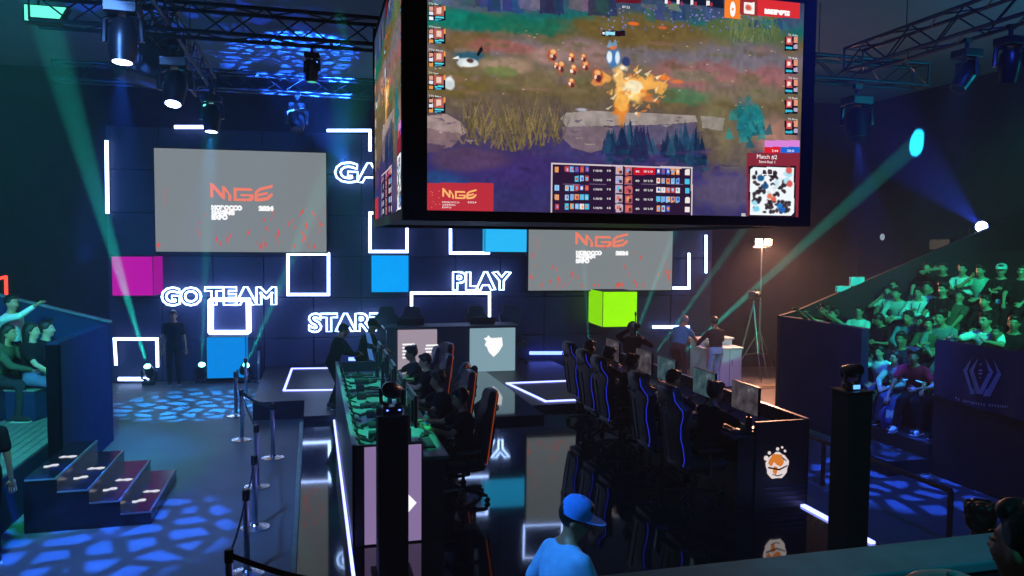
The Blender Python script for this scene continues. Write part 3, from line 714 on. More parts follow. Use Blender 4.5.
    ic = ((226, 110, 84), (120, 170, 230), (236, 226, 222), (74, 190, 226), (230, 150, 90), (190, 70, 80), (60, 90, 190), (150, 200, 240))
    for r_ in range(5):
        y = 166.6 + r_ * 9.3
        for k in range(7):
            if k == 1 or (r_ == 1 and k < 4): continue
            x = 554.5 + k * 5; rc(x, y, x + 3.9, y + 5.6, rr.choice(ic)); rc(x + rr.uniform(.3, 2), y + rr.uniform(.6, 2), x + 3, y + 4.4, rr.choice(ic))
        if r_ == 0: rc(633, y + 1.2, 655, y + 8.4, (196, 22, 48))
        for x, base in ((615, (190, 170, 190)), (624.5, (196, 96, 96))):
            yy = y + (.4 if x < 620 else .8); rc(x, yy, x + 7.2, yy + 7.8, base); rc(x + 1.4, yy + 1.6, x + 4.4, yy + 5.4, rr.choice(ic)); rc(x + 3.6, yy + 3.4, x + 6.4, yy + 7, rr.choice(((60, 40, 70), (90, 50, 50))))
        for k in range(5):
            x = 656 + k * 4.8; y2 = y + 2 + k * .12
            if r_ == 4 and k > 2: continue
            rc(x, y2, x + 3.8, y2 + 5.6, rr.choice(ic)); rc(x + 1, y2 + 1, x + 3, y2 + 4, rr.choice(ic))
        rc(684.5, y + 3, 689, y + 8.4, rr.choice(ic[:4]))
        if r_ in (1,): rc(553, y + 8.2, 690, y + 8.7, (110, 92, 120))
    pg([(611.4, 166), (612.2, 166), (612.2, 215), (611.4, 215)], (30, 16, 40)); pg([(622.4, 166), (623.8, 166), (623.8, 216), (622.4, 216)], (26, 12, 36))
    rc(746, 153, 799, 221, (132, 40, 58)); rc(748, 166, 795, 217, (34, 22, 36)); pg([(749.5, 170), (753, 167), (793, 168), (793.5, 212), (790, 216), (749.5, 215)], (238, 246, 250))
    for k in range(120):
        x = rr.uniform(753, 789); y = rr.uniform(171, 213); d = abs((x - 771) + (y - 192) * .8); 
        blob(x, y, rr.uniform(1.2, 2.6), rr.uniform(1.2, 2.6), rr.choice(((44, 34, 44), (66, 52, 58), (44, 34, 44))) if d > 4 else rr.choice(((196, 226, 240), (240, 240, 245))), .95, .5, .4)
    for x, y, c in ((756, 209, (120, 206, 236)), (754, 203, (150, 220, 240)), (788, 174, (170, 222, 240)), (786, 181, (176, 226, 240)), (779, 206, (40, 120, 200)), (782, 210, (30, 100, 190)), (769, 196, (226, 120, 90)), (773, 199, (220, 96, 80)), (760, 178, (30, 90, 140)), (765, 186, (30, 80, 130)), (788, 170, (214, 96, 90)), (789, 184, (214, 90, 84))): blob(x, y, 3, 3, c, 1, .5, .5)
    for x0, y0, x1, y1 in ((761, 168.5, 772, 169.3), (761, 174.5, 772, 175.3), (761, 168.5, 761.8, 175), (771.4, 168.5, 772, 175)): rc(x0, y0, x1, y1, (255, 255, 255))
    rc(764, 140.5, 799, 147, (214, 130, 214)); rc(764, 147, 780, 153, (214, 30, 48)); rc(780, 147, 799, 153, (24, 100, 206)); rc(741, 213, 745, 217, (190, 196, 190))
    CAN[:] = np.clip(CAN, 0, 255)
paint()
PICT = emit_attr('screen_picture', 1.08)
def picture_mesh(w, h):
    me = bpy.data.meshes.new('display'); nx, ny = CWN, CHN
    xs = np.linspace(0, w, nx + 1); zs = np.linspace(0, h, ny + 1); X, Z = np.meshgrid(xs, zs)
    co = np.stack([X.ravel(), np.zeros(X.size), Z.ravel()], 1)
    i = np.arange(nx * ny); r = i // nx; c = i % nx; a = r * (nx + 1) + c
    quads = np.stack([a, a + 1, a + nx + 2, a + nx + 1], 1)
    me.vertices.add(len(co)); me.vertices.foreach_set('co', co.ravel()); me.loops.add(len(quads) * 4); me.loops.foreach_set('vertex_index', quads.ravel())
    me.polygons.add(len(quads)); me.polygons.foreach_set('loop_start', np.arange(len(quads)) * 4); me.update(calc_edges=True)
    lin = CAN / 255.; lin = np.where(lin <= .04045, lin / 12.92, ((lin + .055) / 1.055) ** 2.4)
    at = me.attributes.new('picture', 'FLOAT_COLOR', 'FACE'); rgba = np.concatenate([lin.reshape(-1, 3), np.ones((nx * ny, 1))], 1)
    at.data.foreach_set('color', rgba.ravel().astype(np.float32)); me.materials.append(PICT); return me
t = thing('hanging_screen', 'huge black hanging screen cube showing a game battle above the stage', 'screen', ((CX0 + CX1) / 2, CY, Z0))
hw = (CX1 - CX0) / 2; hh = Z1 - Z0; BZ = mat('bezel_black', (.004, .004, .006), .55, 0, .1, 8, 0, .25)
k = MB(); k.box((-hw + .03, .03, .04), (hw - .03, CD - .03, hh)); k.build('housing', BZ, t)
sl = SX0 - (CX0 + CX1) / 2; sr = SX1 - (CX0 + CX1) / 2; sb = SZ0 - Z0
k = MB(); k.box((-hw, -.02, 0), (sl, .1, hh), None, .01); k.box((sr, -.02, 0), (hw, .1, hh), None, .01); k.box((sl, -.02, 0), (sr, .1, sb)); k.box((sl, -.02, sb + SH), (sr, .1, hh)); k.build('front_bezel', BZ, t)
k = MB(); k.box((-hw, .1, 0), (-hw + .05, CD, .1)); k.box((hw - .05, .1, 0), (hw, CD, .1)); k.box((-hw, CD - .1, .1), (-hw + .05, CD, hh)); k.box((hw - .05, .1, .1), (hw, CD, hh)); k.box((-hw, CD - .05, 0), (hw, CD, .1)); k.build('base_rail', BZ, t)
PM = picture_mesh(sr - sl, SH)
d = link('display', PM, t, (sl, -.012, sb)); d['label'] = 'front display with a game battle, score table and map'
sw = CD - .22; d2 = link('side_display', PM, t, (-hw + .018, CD - .12, .1), (0, 0, -PI / 2)); d2.scale = (sw / (sr - sl), 1, (hh - .25) / SH); d2['label'] = 'side display seen at a steep slant'
# lettering on the front display (child of it)
k = MB(); AX = (1, 0, 0); AZ = (0, 0, 1)
def sp(px, py): q = at_y(px, py, CY); return (q.x - SX0, -.006, q.z - SZ0)
def stext(s, x0, yb, x1, h, **kw): a = sp(x0, yb); b = sp(x1, yb); c = sp(x0, yb - h); put_text(k, s, (c[2] - a[2]) * 1.38, a, AX, AZ, None, b[0] - a[0], **kw)
stext('MOROCCO', 442, 203, 459, 1.7); stext('GAMING', 442, 205.6, 455, 1.7); stext('EXPO', 442, 208.2, 451, 1.7); stext('2024', 467, 203.2, 476, 1.7)
stext('LOSREDOUBS', 763.5, 13.2, 789, 3.4, offset=.01); stext('0', 729, 13, 734.5, 7.5, offset=.04); stext('Match #2', 756, 158.5, 776, 4.2); stext('Semi-final 1', 758, 163, 774, 2.8)
stext('5:44', 771, 152, 777, 2.4); stext('20:0', 786, 152, 793, 2.4); stext('07:33', 621.5, 8.4, 629, 2.4); 
for i, y in enumerate((5, 28, 51, 74, 97)): stext(('TTV Mex', 'TTV Lemon', 'TTV Akaza', 'TTV Yuyuo', 'TTV Aero')[i], 428.5, y, 438 + (i % 3) * 2.5, 1.9)
for i, y in enumerate((36, 59, 79, 99, 120)): stext(('TS Ado', 'TS Rak', 'TS ivo', 'TS Dok', 'TS Amo')[i], 787, y, 796.5, 1.9)
for r_ in range(5):
    y = 171.8 + r_ * 9.3
    for s, x0, x1 in (('1/0/0', 593, 601.5), ('10', 606.5, 610), ('40', 634.5, 638.5), ('0/1/0', 643, 652)): stext(s, x0, y + (0 if x0 < 620 else .8), x1, 2.2)
k.build('lettering', SCR_WHITE, d)
k = MB(); a = sp(442, 199.5); b = sp(476, 199.5); c = sp(442, 188); put_logo(k, a, AX, AZ, b[0] - a[0], (c[2] - a[2])); k.build('logo', emit('logo_gold', s2l(250, 180, 110), 1.1), d)
for sx in (-1, 1):
    for yy in (.4, CD - .4):
        k = MB(); k.tube([(sx * (hw - .4), yy, hh), (sx * (hw - .4), yy, 7.335 - Z0)], .02, 6); k.build('hanging_cable', MB_, t)
# ------------------------------------------------------------------ trusses
def truss(label, p0, p1, s=.36, step=.45, group=None):
    p0 = Vector(p0); p1 = Vector(p1); t = thing('lighting_truss', label, 'truss', p0, 0, group); d = p1 - p0; L = d.length; d.normalize()
    sd = Vector((-d.y, d.x, 0)) * s / 2; uz = Vector((0, 0, s / 2))
    cs = [sd + uz, sd - uz, -sd - uz, -sd + uz]
    for c in cs:
        k = MB(); k.tube([c, c + d * L], .028, 8); k.build('chord', TRUSS, t, True)
    k = MB(); n = int(L / step)
    for f in range(4):
        a, b = cs[f], cs[(f + 1) % 4]
        for i in range(n): k.tube([(a if i % 2 else b) + d * (L * i / n), (b if i % 2 else a) + d * (L * (i + 1) / n)], .012, 5)
        for e in (0, L): k.tube([a + d * e, b + d * e], .016, 5)
    k.build('lattice', TRUSS, t)
    for e in (.15, .85):
        q = d * L * e; k = MB(); k.tube([q + Vector((0, 0, s / 2)), q + Vector((0, 0, 7.33 - p0.z))], .008, 5); k.build('suspension_wire', MB_, t)
    return t
TZ = 6.28
truss('long lighting truss crossing the hall behind the hanging screen cube', (at_y(34, 16, 11).x, 11, TZ), (10.1, 11, TZ))
truss('far lighting truss running above the top of the stage wall', (-4.6, 16, 6.5), (9.5, 16, 6.5), .32)
truss('lighting truss running away from the camera on the left side, above the floor', (-1.95, 3.2, TZ + .05), (-1.95, 15.8, TZ + .05))
truss('lighting truss running away from the camera on the right side, over the audience', (8.55, 3.2, TZ + .1), (8.55, 10.75, TZ + .1))
# ------------------------------------------------------------------ lamps
def spot(name, loc, aim, col, power, angle, blend=.25, radius=.03, gobo=None, gscale=6.0):
    ld = bpy.data.lights.new(name, 'SPOT'); ld.color = col; ld.energy = power; ld.spot_size = math.radians(angle); ld.spot_blend = blend; ld.shadow_soft_size = radius
    o = bpy.data.objects.new(name, ld); COL.objects.link(o); o.location = loc
    o.rotation_euler = (Vector(aim) - Vector(loc)).to_track_quat('-Z', 'Y').to_euler()
    if gobo:
        ld.use_nodes = True; nt = ld.node_tree; em = nt.nodes['Emission']
        tc = nt.nodes.new('ShaderNodeTexCoord'); sx = nt.nodes.new('ShaderNodeSeparateXYZ'); nt.links.new(tc.outputs['Normal'], sx.inputs[0])
        dv = [nt.nodes.new('ShaderNodeMath') for _ in range(2)]
        for d_, ax in zip(dv, 'XY'): d_.operation = 'DIVIDE'; nt.links.new(sx.outputs[ax], d_.inputs[0]); nt.links.new(sx.outputs['Z'], d_.inputs[1])
        cb = nt.nodes.new('ShaderNodeCombineXYZ'); nt.links.new(dv[0].outputs[0], cb.inputs[0]); nt.links.new(dv[1].outputs[0], cb.inputs[1])
        vo = nt.nodes.new('ShaderNodeTexVoronoi'); vo.feature = 'DISTANCE_TO_EDGE'; vo.voronoi_dimensions = '2D'; vo.inputs['Scale'].default_value = gscale; vo.inputs['Randomness'].default_value = .95
        nt.links.new(cb.outputs[0], vo.inputs['Vector'])
        mr = nt.nodes.new('ShaderNodeMapRange'); mr.inputs[1].default_value = .165; mr.inputs[2].default_value = .215; mr.inputs[3].default_value = .035; mr.inputs[4].default_value = 1.0
        nt.links.new(vo.outputs['Distance'], mr.inputs[0]); nt.links.new(mr.outputs[0], em.inputs['Strength'])
    return o
def moving_head(label, loc, aim, lens=None, hang=False, s=1.0, group=None, cat='stage light', name='moving_head_light', tags=False):
    t = thing(name, label, cat, loc, 0, group); g = -1 if hang else 1; a = (Vector(aim) - (Vector(loc) + Vector((0, 0, g * .34 * s)))).normalized()
    k = MB(); k.box((-.15 * s, -.13 * s, min(0, g * .11 * s)), (.15 * s, .13 * s, max(0, g * .11 * s)), None, .015); k.build('base', PB, t)
    ax = Vector((-a.y, a.x, 0)); ax = ax.normalized() if ax.length > 1e-3 else Vector((1, 0, 0))
    k = MB()
    for sg in (-1, 1):
        k.tube([ax * sg * .05 * s + Vector((0, 0, g * .11 * s)), ax * sg * .17 * s + Vector((0, 0, g * .15 * s)), ax * sg * .18 * s + Vector((0, 0, g * .36 * s))], .03 * s, 8)
    k.build('yoke', PB, t, True)
    c = Vector((0, 0, g * .34 * s)); R = a.to_track_quat('Z', 'Y').to_matrix()
    k = MB(); k.lathe([(.02, -.2), (.09, -.19), (.125, -.12), (.13, .0), (.125, .1), (.11, .2), (.11, .215)], (0, 0, 0), 20); k.v = [tuple(c + R @ (Vector(v) * s)) for v in k.v]
    h = k.build('head', PB, t, True)
    k = MB(); k.lathe([(.001, .216), (.085, .217), (.09, .205)], (0, 0, 0), 20); k.v = [tuple(c + R @ (Vector(v) * s)) for v in k.v]; k.build('lens', lens or mat('lens_glass', (.02, .03, .05), .08), h, True)
    if hang:
        k = MB(); k.tube([(0, 0, 0), (0, 0, .12 * s)], .03 * s, 8); k.box((-.05 * s, -.03 * s, .1 * s), (.05 * s, .03 * s, .16 * s)); k.build('clamp', TRUSS, t)
    return t, Vector(loc) + c + a * .22 * s, a
GREEN = (.02, 1.0, .74); LG = emit('lens_green', (.22, 1.0, .72), 7); LB = emit('lens_blue', (.35, .45, 1.0), 22); LW = emit('lens_white', (.6, .85, 1.0), 5)
BEAM = 210000
def floor_beam(label, base, tgt, power=BEAM, ang=3.6, lens=None, s=.9, zfloor=0):
    t, p, a = moving_head(label, base, tgt, lens or LG, False, s)
    spot('beam_lamp', p + a * .03, tgt, GREEN, power, ang, .3)
fl = lambda x, y, z=0: at_z(x, y, z)
b1 = fl(153, 381); b1.y -= .45
floor_beam('floor moving light below the magenta box with a green beam tilted left', b1, at_z(31, -28, 7.34))
b2 = fl(203, 381); b2.y -= .2
floor_beam('floor moving light left of the blue box with a faint upright green beam', b2, at_z(216, -12, 7.34), BEAM * .3, 3.0)
b3 = fl(245, 381); b3.y -= .2
floor_beam('floor moving light right of the blue box, its green beam tilted right', b3, at_z(407, -10, 7.34), BEAM * .35)
floor_beam('floor moving light behind the camera operator, its green beam tilted left under the lime box', Vector((6.45, 17.0, 0)), Ww(*Wp(581, 218)), BEAM * .5, 3)
floor_beam('floor moving light behind the gaming desk with a green beam rising to the second screen', Vector((7.3, 17.1, 0)), Ww(*Wp(690, 190)), BEAM * 1.0, 3.0)
floor_beam('floor moving light behind the man in the teal shirt with a green beam rising right', Vector((8.0, 17.3, 0)), Ww(*Wp(768, 195)), BEAM * .9, 3.0)
floor_beam('floor moving light behind the white counter, its long green beam crossing to the right wall', Vector((8.75, 17.5, 0)), at_x(917, 143, 15), BEAM * 1.6, 3.6)
# lamps hung on the trusses
def hung(label, px, py, Y, aim, lens=None, s=1.1, zt=None):
    p = at_y(px, py, Y); loc = Vector((p.x, Y, p.z + .34 * s)); return moving_head(label, loc, aim, lens, True, s)
ZH = TZ + .05 - .18 - .03
def hung_c(label, px, py, aim, lens=None, s=1.1):   # on the left truss
    zc = ZH - .16 * s - .34 * s; r = at_z(px, py, zc); return moving_head(label, Vector((-1.95 + max(-.25, min(.25, r.x + 1.95)), r.y, ZH - .16 * s)), aim, lens, True, s)
def hung_y(label, px, py, Y, zb, aim, lens=None, s=1.1):
    zc = zb - .5 * s; r = at_z(px, py, zc); q = at_y(px, py, Y); return moving_head(label, Vector((q.x, Y, zb - .16 * s)), aim, lens, True, s)
def hung_d(label, Y, aim, s=1.1): return moving_head(label, Vector((8.55, Y, TZ + .1 - .21 - .16 * s)), aim, None, True, s)
_, p, a = hung_c('moving light with a bright blue lens on the left truss, nearest the camera', 123, 40, at_z(105, 560, 0), LB, 1.15)
spot('wash_lamp', p + a * .05, at_z(110, 535, 0), (.012, .13, 1.0), 6000, 34, .5, .03, 'cells', 12)
_, p, a = hung_c('moving light with a blue white lens in the middle of the left truss', 175, 88, Vector((-2.2, 9.6, 0)), LB, 1.2)
spot('beam_lamp', p + a * .05, Vector((-2.2, 9.6, 0)), (.03, .12, 1.0), 1500, 8, .8, .03)
_, p, a = hung_c('moving light over the left grey screen, farthest on the left truss', 214, 118, Vector((-1.9, 14.0, 0)), LB, 1.15)
spot('wash_lamp', p + a * .05, at_z(195, 405, 0), (.015, .32, 1.0), 12000, 34, .6, .03, 'cells', 14)
hung_y('dark moving light with a ring shaped housing above the left grey screen', 297, 118, 16, 6.31, at_z(300, 480, 0), None, 1.1)
hung_y('small dark moving light with a green lens on the long truss near the hanging screen', 312, 72, 11, 6.07, at_z(312, 480, 0), emit('lens_green_dim', (.1, .8, .5), .8), .7)
_, p, a = hung_y('large dark moving light hanging from the right end of the long truss', 858, 72, 11, 6.07, at_z(880, 480, 0), None, 1.3)
spot('wash_lamp', p + a * .05, at_z(905, 480, 0), (.02, .10, 1.0), 4200, 30, .4, .03, 'cells', 13)
hung_d('dark moving light tilted toward the stage on the right truss', at_x(968, 30, 8.55).y, Vector((5, 9, 0)), 1.0)
hung_d('dark moving light on the right truss nearest to the camera', at_x(1012, 10, 8.55).y, Vector((9, 9, 0)), 1.0)
t, p, a = moving_head('moving light with a blazing blue lens on the ledge behind the top row of spectators', Vector((14.0, 13.3, 3.305)), at_y(860, 100, 8.0), LB, False, 1.35)
spot('beam_lamp', p + a * .03, at_y(860, 110, 8.0), (.03, .07, 1.0), 11000, 8.5, .5)
k = MB(); k.lathe([(.02, 0), (.11, .005), (.12, .03), (.10, .05)], (0, 0, 0), 20); 
t = thing('wall_lamp', 'small round lit disc lamp on the dark right wall', 'lamp', at_x(884, 237, 14.95), 0, None, (0, -PI / 2, 0)); k.build('housing', PB, t, True)
k = MB(); k.lathe([(.01, .052), (.09, .053)], (0, 0, 0), 20); k.build('lens', emit('disc_grey', (.5, .62, .75), .55), t)
# green blinder on the left truss end and small white wash bar
p = at_y(48, 14, 10.9); t = thing('blinder_lamp', 'green lit panel lamp at the left end of the long truss', 'stage light', p)
k = MB(); k.prism([(-.27, -.12), (.12, -.12), (.24, .10), (-.27, .10)], 'y', -.03, .12); k.build('housing', PB, t); k = MB(); k.prism([(-.25, -.105), (.11, -.105), (.215, .085), (-.25, .085)], 'y', -.042, -.034); k.build('lens', emit('panel_green', (.12, .85, .55), 1.6), t)
# black loudspeaker hung over the left side
p = at_y(151, 60, 12.5); t = thing('loudspeaker', 'black hanging loudspeaker beside the left truss with blue light patterns on it', 'speaker', p, .5)
k = MB(); k.prism([(-.42, -.28), (.3, -.38), (.42, .38), (-.42, .30)], 'y', -.3, .35); k.build('cabinet', mat('speaker_black', (.03, .03, .035), .6), t)
k = MB(); k.prism([(-.38, -.24), (.26, -.33), (.37, .33), (-.38, .26)], 'y', -.325, -.302); k.build('grille', mat('speaker_grille', (.06, .06, .07), .7, .3, .3, 120), t)
k = MB(); k.tube([(-.2, 0, .3), (-.2, 0, 7.33 - p.z)], .012, 5); k.tube([(.2, 0, .34), (.2, 0, 7.33 - p.z)], .012, 5); k.build('chain', MB_, t)
spot('wash_lamp', (-1.9, 8.0, 6.1), p, (.05, .2, 1.0), 2500, 9, .2, .02, 'cells', 26)
spot('ceiling_lamp', (.6, 13.2, 4.6), at_z(298, 52, 7.3), (.02, .14, 1.0), 30000, 34, .35, .03, 'cells', 15)
spot('ceiling_lamp', (-3.2, 12.0, 3.0), at_z(190, 22, 7.3), (.02, .10, 1.0), 1800, 60, .8, .03, 'cells', 7)
# flood lamp on a tall stand with warm light
fb = at_z(764, 371, 0); fb = Vector((11.3, 17.6, 0)); ft = at_y(762, 243, 17.6)
t = thing('flood_lamp', 'tall stand with a blazing warm work lamp near the back wall', 'lamp stand', (ft.x, 17.6, 0)); hz_ = ft.z
k = MB(); k.tube([(0, 0, .5), (0, 0, 1.9)], .028, 10); k.tube([(0, 0, 1.9), (0, 0, hz_ - .1)], .018, 8); k.build('pole', mat('stand_steel', (.35, .34, .36), .4, .8), t, True)
for i in range(3):
    an = 2 * PI * i / 3 + .3; k = MB(); k.tube([(0, 0, 1.15), (.62 * math.cos(an), .62 * math.sin(an), .02)], .016, 6); k.tube([(0, 0, .55), (.36 * math.cos(an), .36 * math.sin(an), .48)], .01, 5); k.build('leg', MATS['stand_steel'], t, True)
k = MB(); k.box((-.26, -.02, hz_ - .12), (.26, .02, hz_ - .08)); k.build('crossbar', MATS['stand_steel'], t)
for sx in (-.13, .14):
    k = MB(); k.box((sx - .12, -.06, hz_ - .08), (sx + .12, .05, hz_ + .12), None, .02); h = k.build('lamp_head', PB, t)
    k = MB(); k.box((sx - .10, -.072, hz_ - .06), (sx + .10, -.061, hz_ + .10)); k.build('lens', emit('lens_warm', (1.0, .72, .42), 40), h)
WARM = (1.0, .42, .25)
spot('flood_light', (ft.x, 17.5, hz_), (ft.x - 1.8, 13.4, 0), WARM, 1900, 96, .7, .12)
spot('flood_light', (ft.x, 17.3, hz_), (ft.x - .8, 18.9, 1.2), WARM, 80, 150, .8, .12)
spot('flood_light', (ft.x, 17.45, hz_ + .02), (ft.x - 4.5, 10, 2.6), WARM, 420, 150, .9, .12)
# ------------------------------------------------------------------ gaming desks
PANELW = emit('panel_lilac', s2l(140, 118, 165), .9)
def desk(label, xo, sg, white):
    X = lambda v: xo + sg * v
    t = thing('gaming_desk', label, 'desk', (xo, 7.75, ST)); L = 5.62; DK = mat('desk_black', (.014, .014, .018), .45); TP = mat('desk_top', (.20, .22, .22), .4) if white else mat('desk_top_dark', (.04, .042, .05), .35)
    k = MB(); k.box((sg * .02, .04, .84), (sg * 1.0, L - .04, .88), None, .008); k.build('worktop', TP, t)
    k = MB(); k.box((0, .0, 0), (sg * .03, L, 1.05), None, .006); k.build('outer_panel', DK, t)
    k = MB(); k.box((-.004 * sg, 0, 1.045), (sg * .05, L, 1.062), None, .004); k.build('rim', mat('desk_rim', (.16, .17, .18), .35), t)
    k = MB(); k.box((sg * .66, .05, 0), (sg * .7, L - .05, .84)); k.build('modesty_panel', DK, t)
    for y0 in (0, L - .05):
        k = MB(); k.box((0, y0, 0), (sg * .72, y0 + .05, 1.05), None, .006); e = k.build('end_panel', DK, t)
        if y0 == 0:
            if white:
                k = MB(); k.box((sg * .12, -.012, .02), (sg * .70, -.001, 1.03)); e2 = k.build('light_panel', PANELW, e)
                k = MB(); k.prism([(.46, .52), (.56, .52), (.65, .42), (.56, .32), (.46, .32), (.56, .42)], 'y', -.02, -.013); k.build('arrow_emblem', SCR_WHITE, e)
            else:
                k = MB(); n = 22; pts = []
                for i in range(n): a = 2 * PI * i / n; r = .150 + .008 * math.sin(5 * a) + .006 * math.sin(9 * a); pts.append((sg * .43 + r * math.cos(a), .52 + r * 1.05 * math.sin(a)))
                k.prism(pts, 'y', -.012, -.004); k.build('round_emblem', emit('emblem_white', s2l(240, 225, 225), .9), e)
                k = MB()
                for cx, cz, rx, rz in ((-.02, .09, .075, .05), (.03, .04, .05, .04), (-.03, -.05, .028, .045), (-.09, .05, .03, .04)):
                    k.prism([(sg * .43 + cx + rx * math.cos(2 * PI * i / 9) * (1 + .25 * (i % 2)), .52 + cz + rz * math.sin(2 * PI * i / 9) * (1 + .25 * (i % 2))) for i in range(9)], 'y', -.02, -.013)
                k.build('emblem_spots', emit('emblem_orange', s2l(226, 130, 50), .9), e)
                k = MB()
                for pts in ([(-.13, -.02), (.02, -.055), (.13, -.01), (.13, .005), (.02, -.035), (-.13, .0)], [(.05, .09), (.11, .05), (.115, .06), (.055, .105)], [(-.07, -.1), (.0, -.125), (.06, -.11), (.06, -.10), (.0, -.112), (-.07, -.09)]): k.prism([(sg * .43 + x, .52 + z) for x, z in pts], 'y', -.024, -.02)
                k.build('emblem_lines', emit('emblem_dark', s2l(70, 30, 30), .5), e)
                for cx, cz, r in ((-.15, .1, .03), (-.11, .16, .02), (0, .2, .02), (.06, .215, .014), (.1, .17, .016)):
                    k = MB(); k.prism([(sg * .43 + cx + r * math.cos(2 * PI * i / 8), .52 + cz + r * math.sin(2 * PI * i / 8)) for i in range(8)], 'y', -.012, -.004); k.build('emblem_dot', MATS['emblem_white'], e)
                k = MB()
                for i in range(4): k.box((sg * .02, -.012, .07 + i * .06), (sg * .60, -.002, .082 + i * .06))
                k.build('vent_slats', mat('slat_blue', (.03, .05, .12), .3), e)
        k = MB(); k.box((sg * .7, y0 + .02, 0), (sg * .94, y0 + .05, .84)); k.build('foot_panel', DK, t)
    for i in range(9 if white else 0):
        rq = random.Random(i + 3); y = .3 + i * .58; k = MB(); x0 = .12 + rq.uniform(0, .1)
        k.tube([(sg * x0, y, .9), (sg * (x0 + .1), y + rq.uniform(-.2, .2), .905), (sg * (x0 + .18), y + rq.uniform(-.15, .25), .93), (sg * (x0 + .3), y + rq.uniform(-.1, .2), .905), (sg * (x0 + .42), y + .1, .9)], .02, 7)
        k.box((sg * (x0 + .08), y - .07, .88), (sg * (x0 + .08) + sg * rq.uniform(.12, .24), y + rq.uniform(.02, .12), .88 + rq.uniform(.05, .1)), None, .015); k.build('cable_bundle', MATS['rubber'], t, True)
    for i in range(14):
        y = .25 + i * .39; k = MB(); k.tube([(sg * .045, y, 1.06), (sg * .08, y + .05, 1.03), (sg * .11, y + .02, .97), (sg * .10, y - .06, .93), (sg * .2, y - .08, .895)], .012, 6); k.build('cable_loop', MATS['rubber'], t, True)
    return t
desk('long black gaming desk on the left with a lilac lit end panel', .38, 1, True)
desk('long black gaming desk on the right with a white and orange end emblem', 5.72, -1, False)
def screen_mat(name, c1, c2, st):
    ma = bpy.data.materials.new(name); ma.use_nodes = True; nt = ma.node_tree; nt.nodes.clear()
    o = nt.nodes.new('ShaderNodeOutputMaterial'); e = nt.nodes.new('ShaderNodeEmission'); tc = nt.nodes.new('ShaderNodeTexCoord'); nz = nt.nodes.new('ShaderNodeTexNoise'); nz.inputs['Scale'].default_value = 7; nz.inputs['Detail'].default_value = 5
    cr = nt.nodes.new('ShaderNodeValToRGB'); el = cr.color_ramp.elements; el[0].position = .35; el[0].color = list(s2l(*c1)) + [1]; el[1].position = .62; el[1].color = list(s2l(*c2)) + [1]; x = el.new(.72); x.color = list(s2l(235, 235, 240)) + [1]
    nt.links.new(tc.outputs['Object'], nz.inputs['Vector']); nt.links.new(nz.outputs['Fac'], cr.inputs['Fac']); nt.links.new(cr.outputs['Color'], e.inputs['Color']); e.inputs['Strength'].default_value = st; nt.links.new(e.outputs[0], o.inputs['Surface']); return ma
SM = [screen_mat('game_screen_a', (70, 62, 70), (120, 112, 122), .42), screen_mat('game_screen_b', (48, 84, 96), (96, 126, 136), .45)]
def monitor(loc, rz, sm, label, group):
    t = thing('monitor', label, 'monitor', loc, rz, group)
    k = MB(); k.box((-.29, -.015, .07), (.29, .02, .42), None, .008); k.box((-.2, .02, .12), (.2, .04, .36), None, .01); h = k.build('housing', PB, t)
    k = MB(); k.box((-.28, -.0185, .082), (.28, -.0155, .41)); k.build('display', sm, t)
    k = MB(); k.tube([(0, .05, .0), (0, .05, .25)], .022, 10); k.box((-.04, .03, .2), (.04, .06, .28)); k.build('stand', PB, t)
    k = MB(); k.prism([(-.13, -.05), (.13, -.05), (.20, .30), (.12, .31), (.03, .06), (-.03, .06), (-.12, .31), (-.20, .30)], 'z', -.17, -.15); k.box((-.03, .02, -.155), (.03, .08, .01)); k.build('base', PB, t)
    return t
ORD = ['nearest the camera', 'second from the camera', 'third from the camera', 'fourth from the camera', 'farthest from the camera']
mR = [7.97, 8.95, 10.05, 10.83, 12.1]; mL = [8.35, 9.4, 10.45, 11.5, 12.55]
for i, y in enumerate(mR): monitor((4.99, y, ST + 1.052), -PI / 2, SM[1 if i in (1, 2) else 0], 'lit monitor on the right gaming desk, ' + ORD[i], 'monitors on the right desk')
for i, y in enumerate(mL): monitor((1.07, y, ST + 1.052), PI / 2, SM[i % 2], 'monitor seen from behind on the left gaming desk, ' + ORD[i], 'monitors on the left desk')
def keyboard(loc, rz, label, group):
    t = thing('keyboard', label, 'keyboard', loc, rz, group); k = MB(); k.box((-.2, -.07, 0), (.2, .07, .02), None, .005); k.build('case', PB, t)
    k = MB()
    for r_ in range(5):
        for c in range(14): k.box((-.19 + c * .0272, -.06 + r_ * .025, .02), (-.168 + c * .0272, -.04 + r_ * .025, .028))
    k.build('keys', mat('keycap', (.05, .05, .055), .5), t)
def mouse(loc, rz, label, group):
    t = thing('mouse', label, 'mouse', loc, rz, group); k = MB(); k.ell((0, 0, .012), (.032, .058, .022), None, 12, 8); k.build('shell', PB, t, True); k = MB(); k.ell((0, .028, .031), (.004, .012, .006), None, 8, 6); k.build('wheel', MATS['rubber'], t)
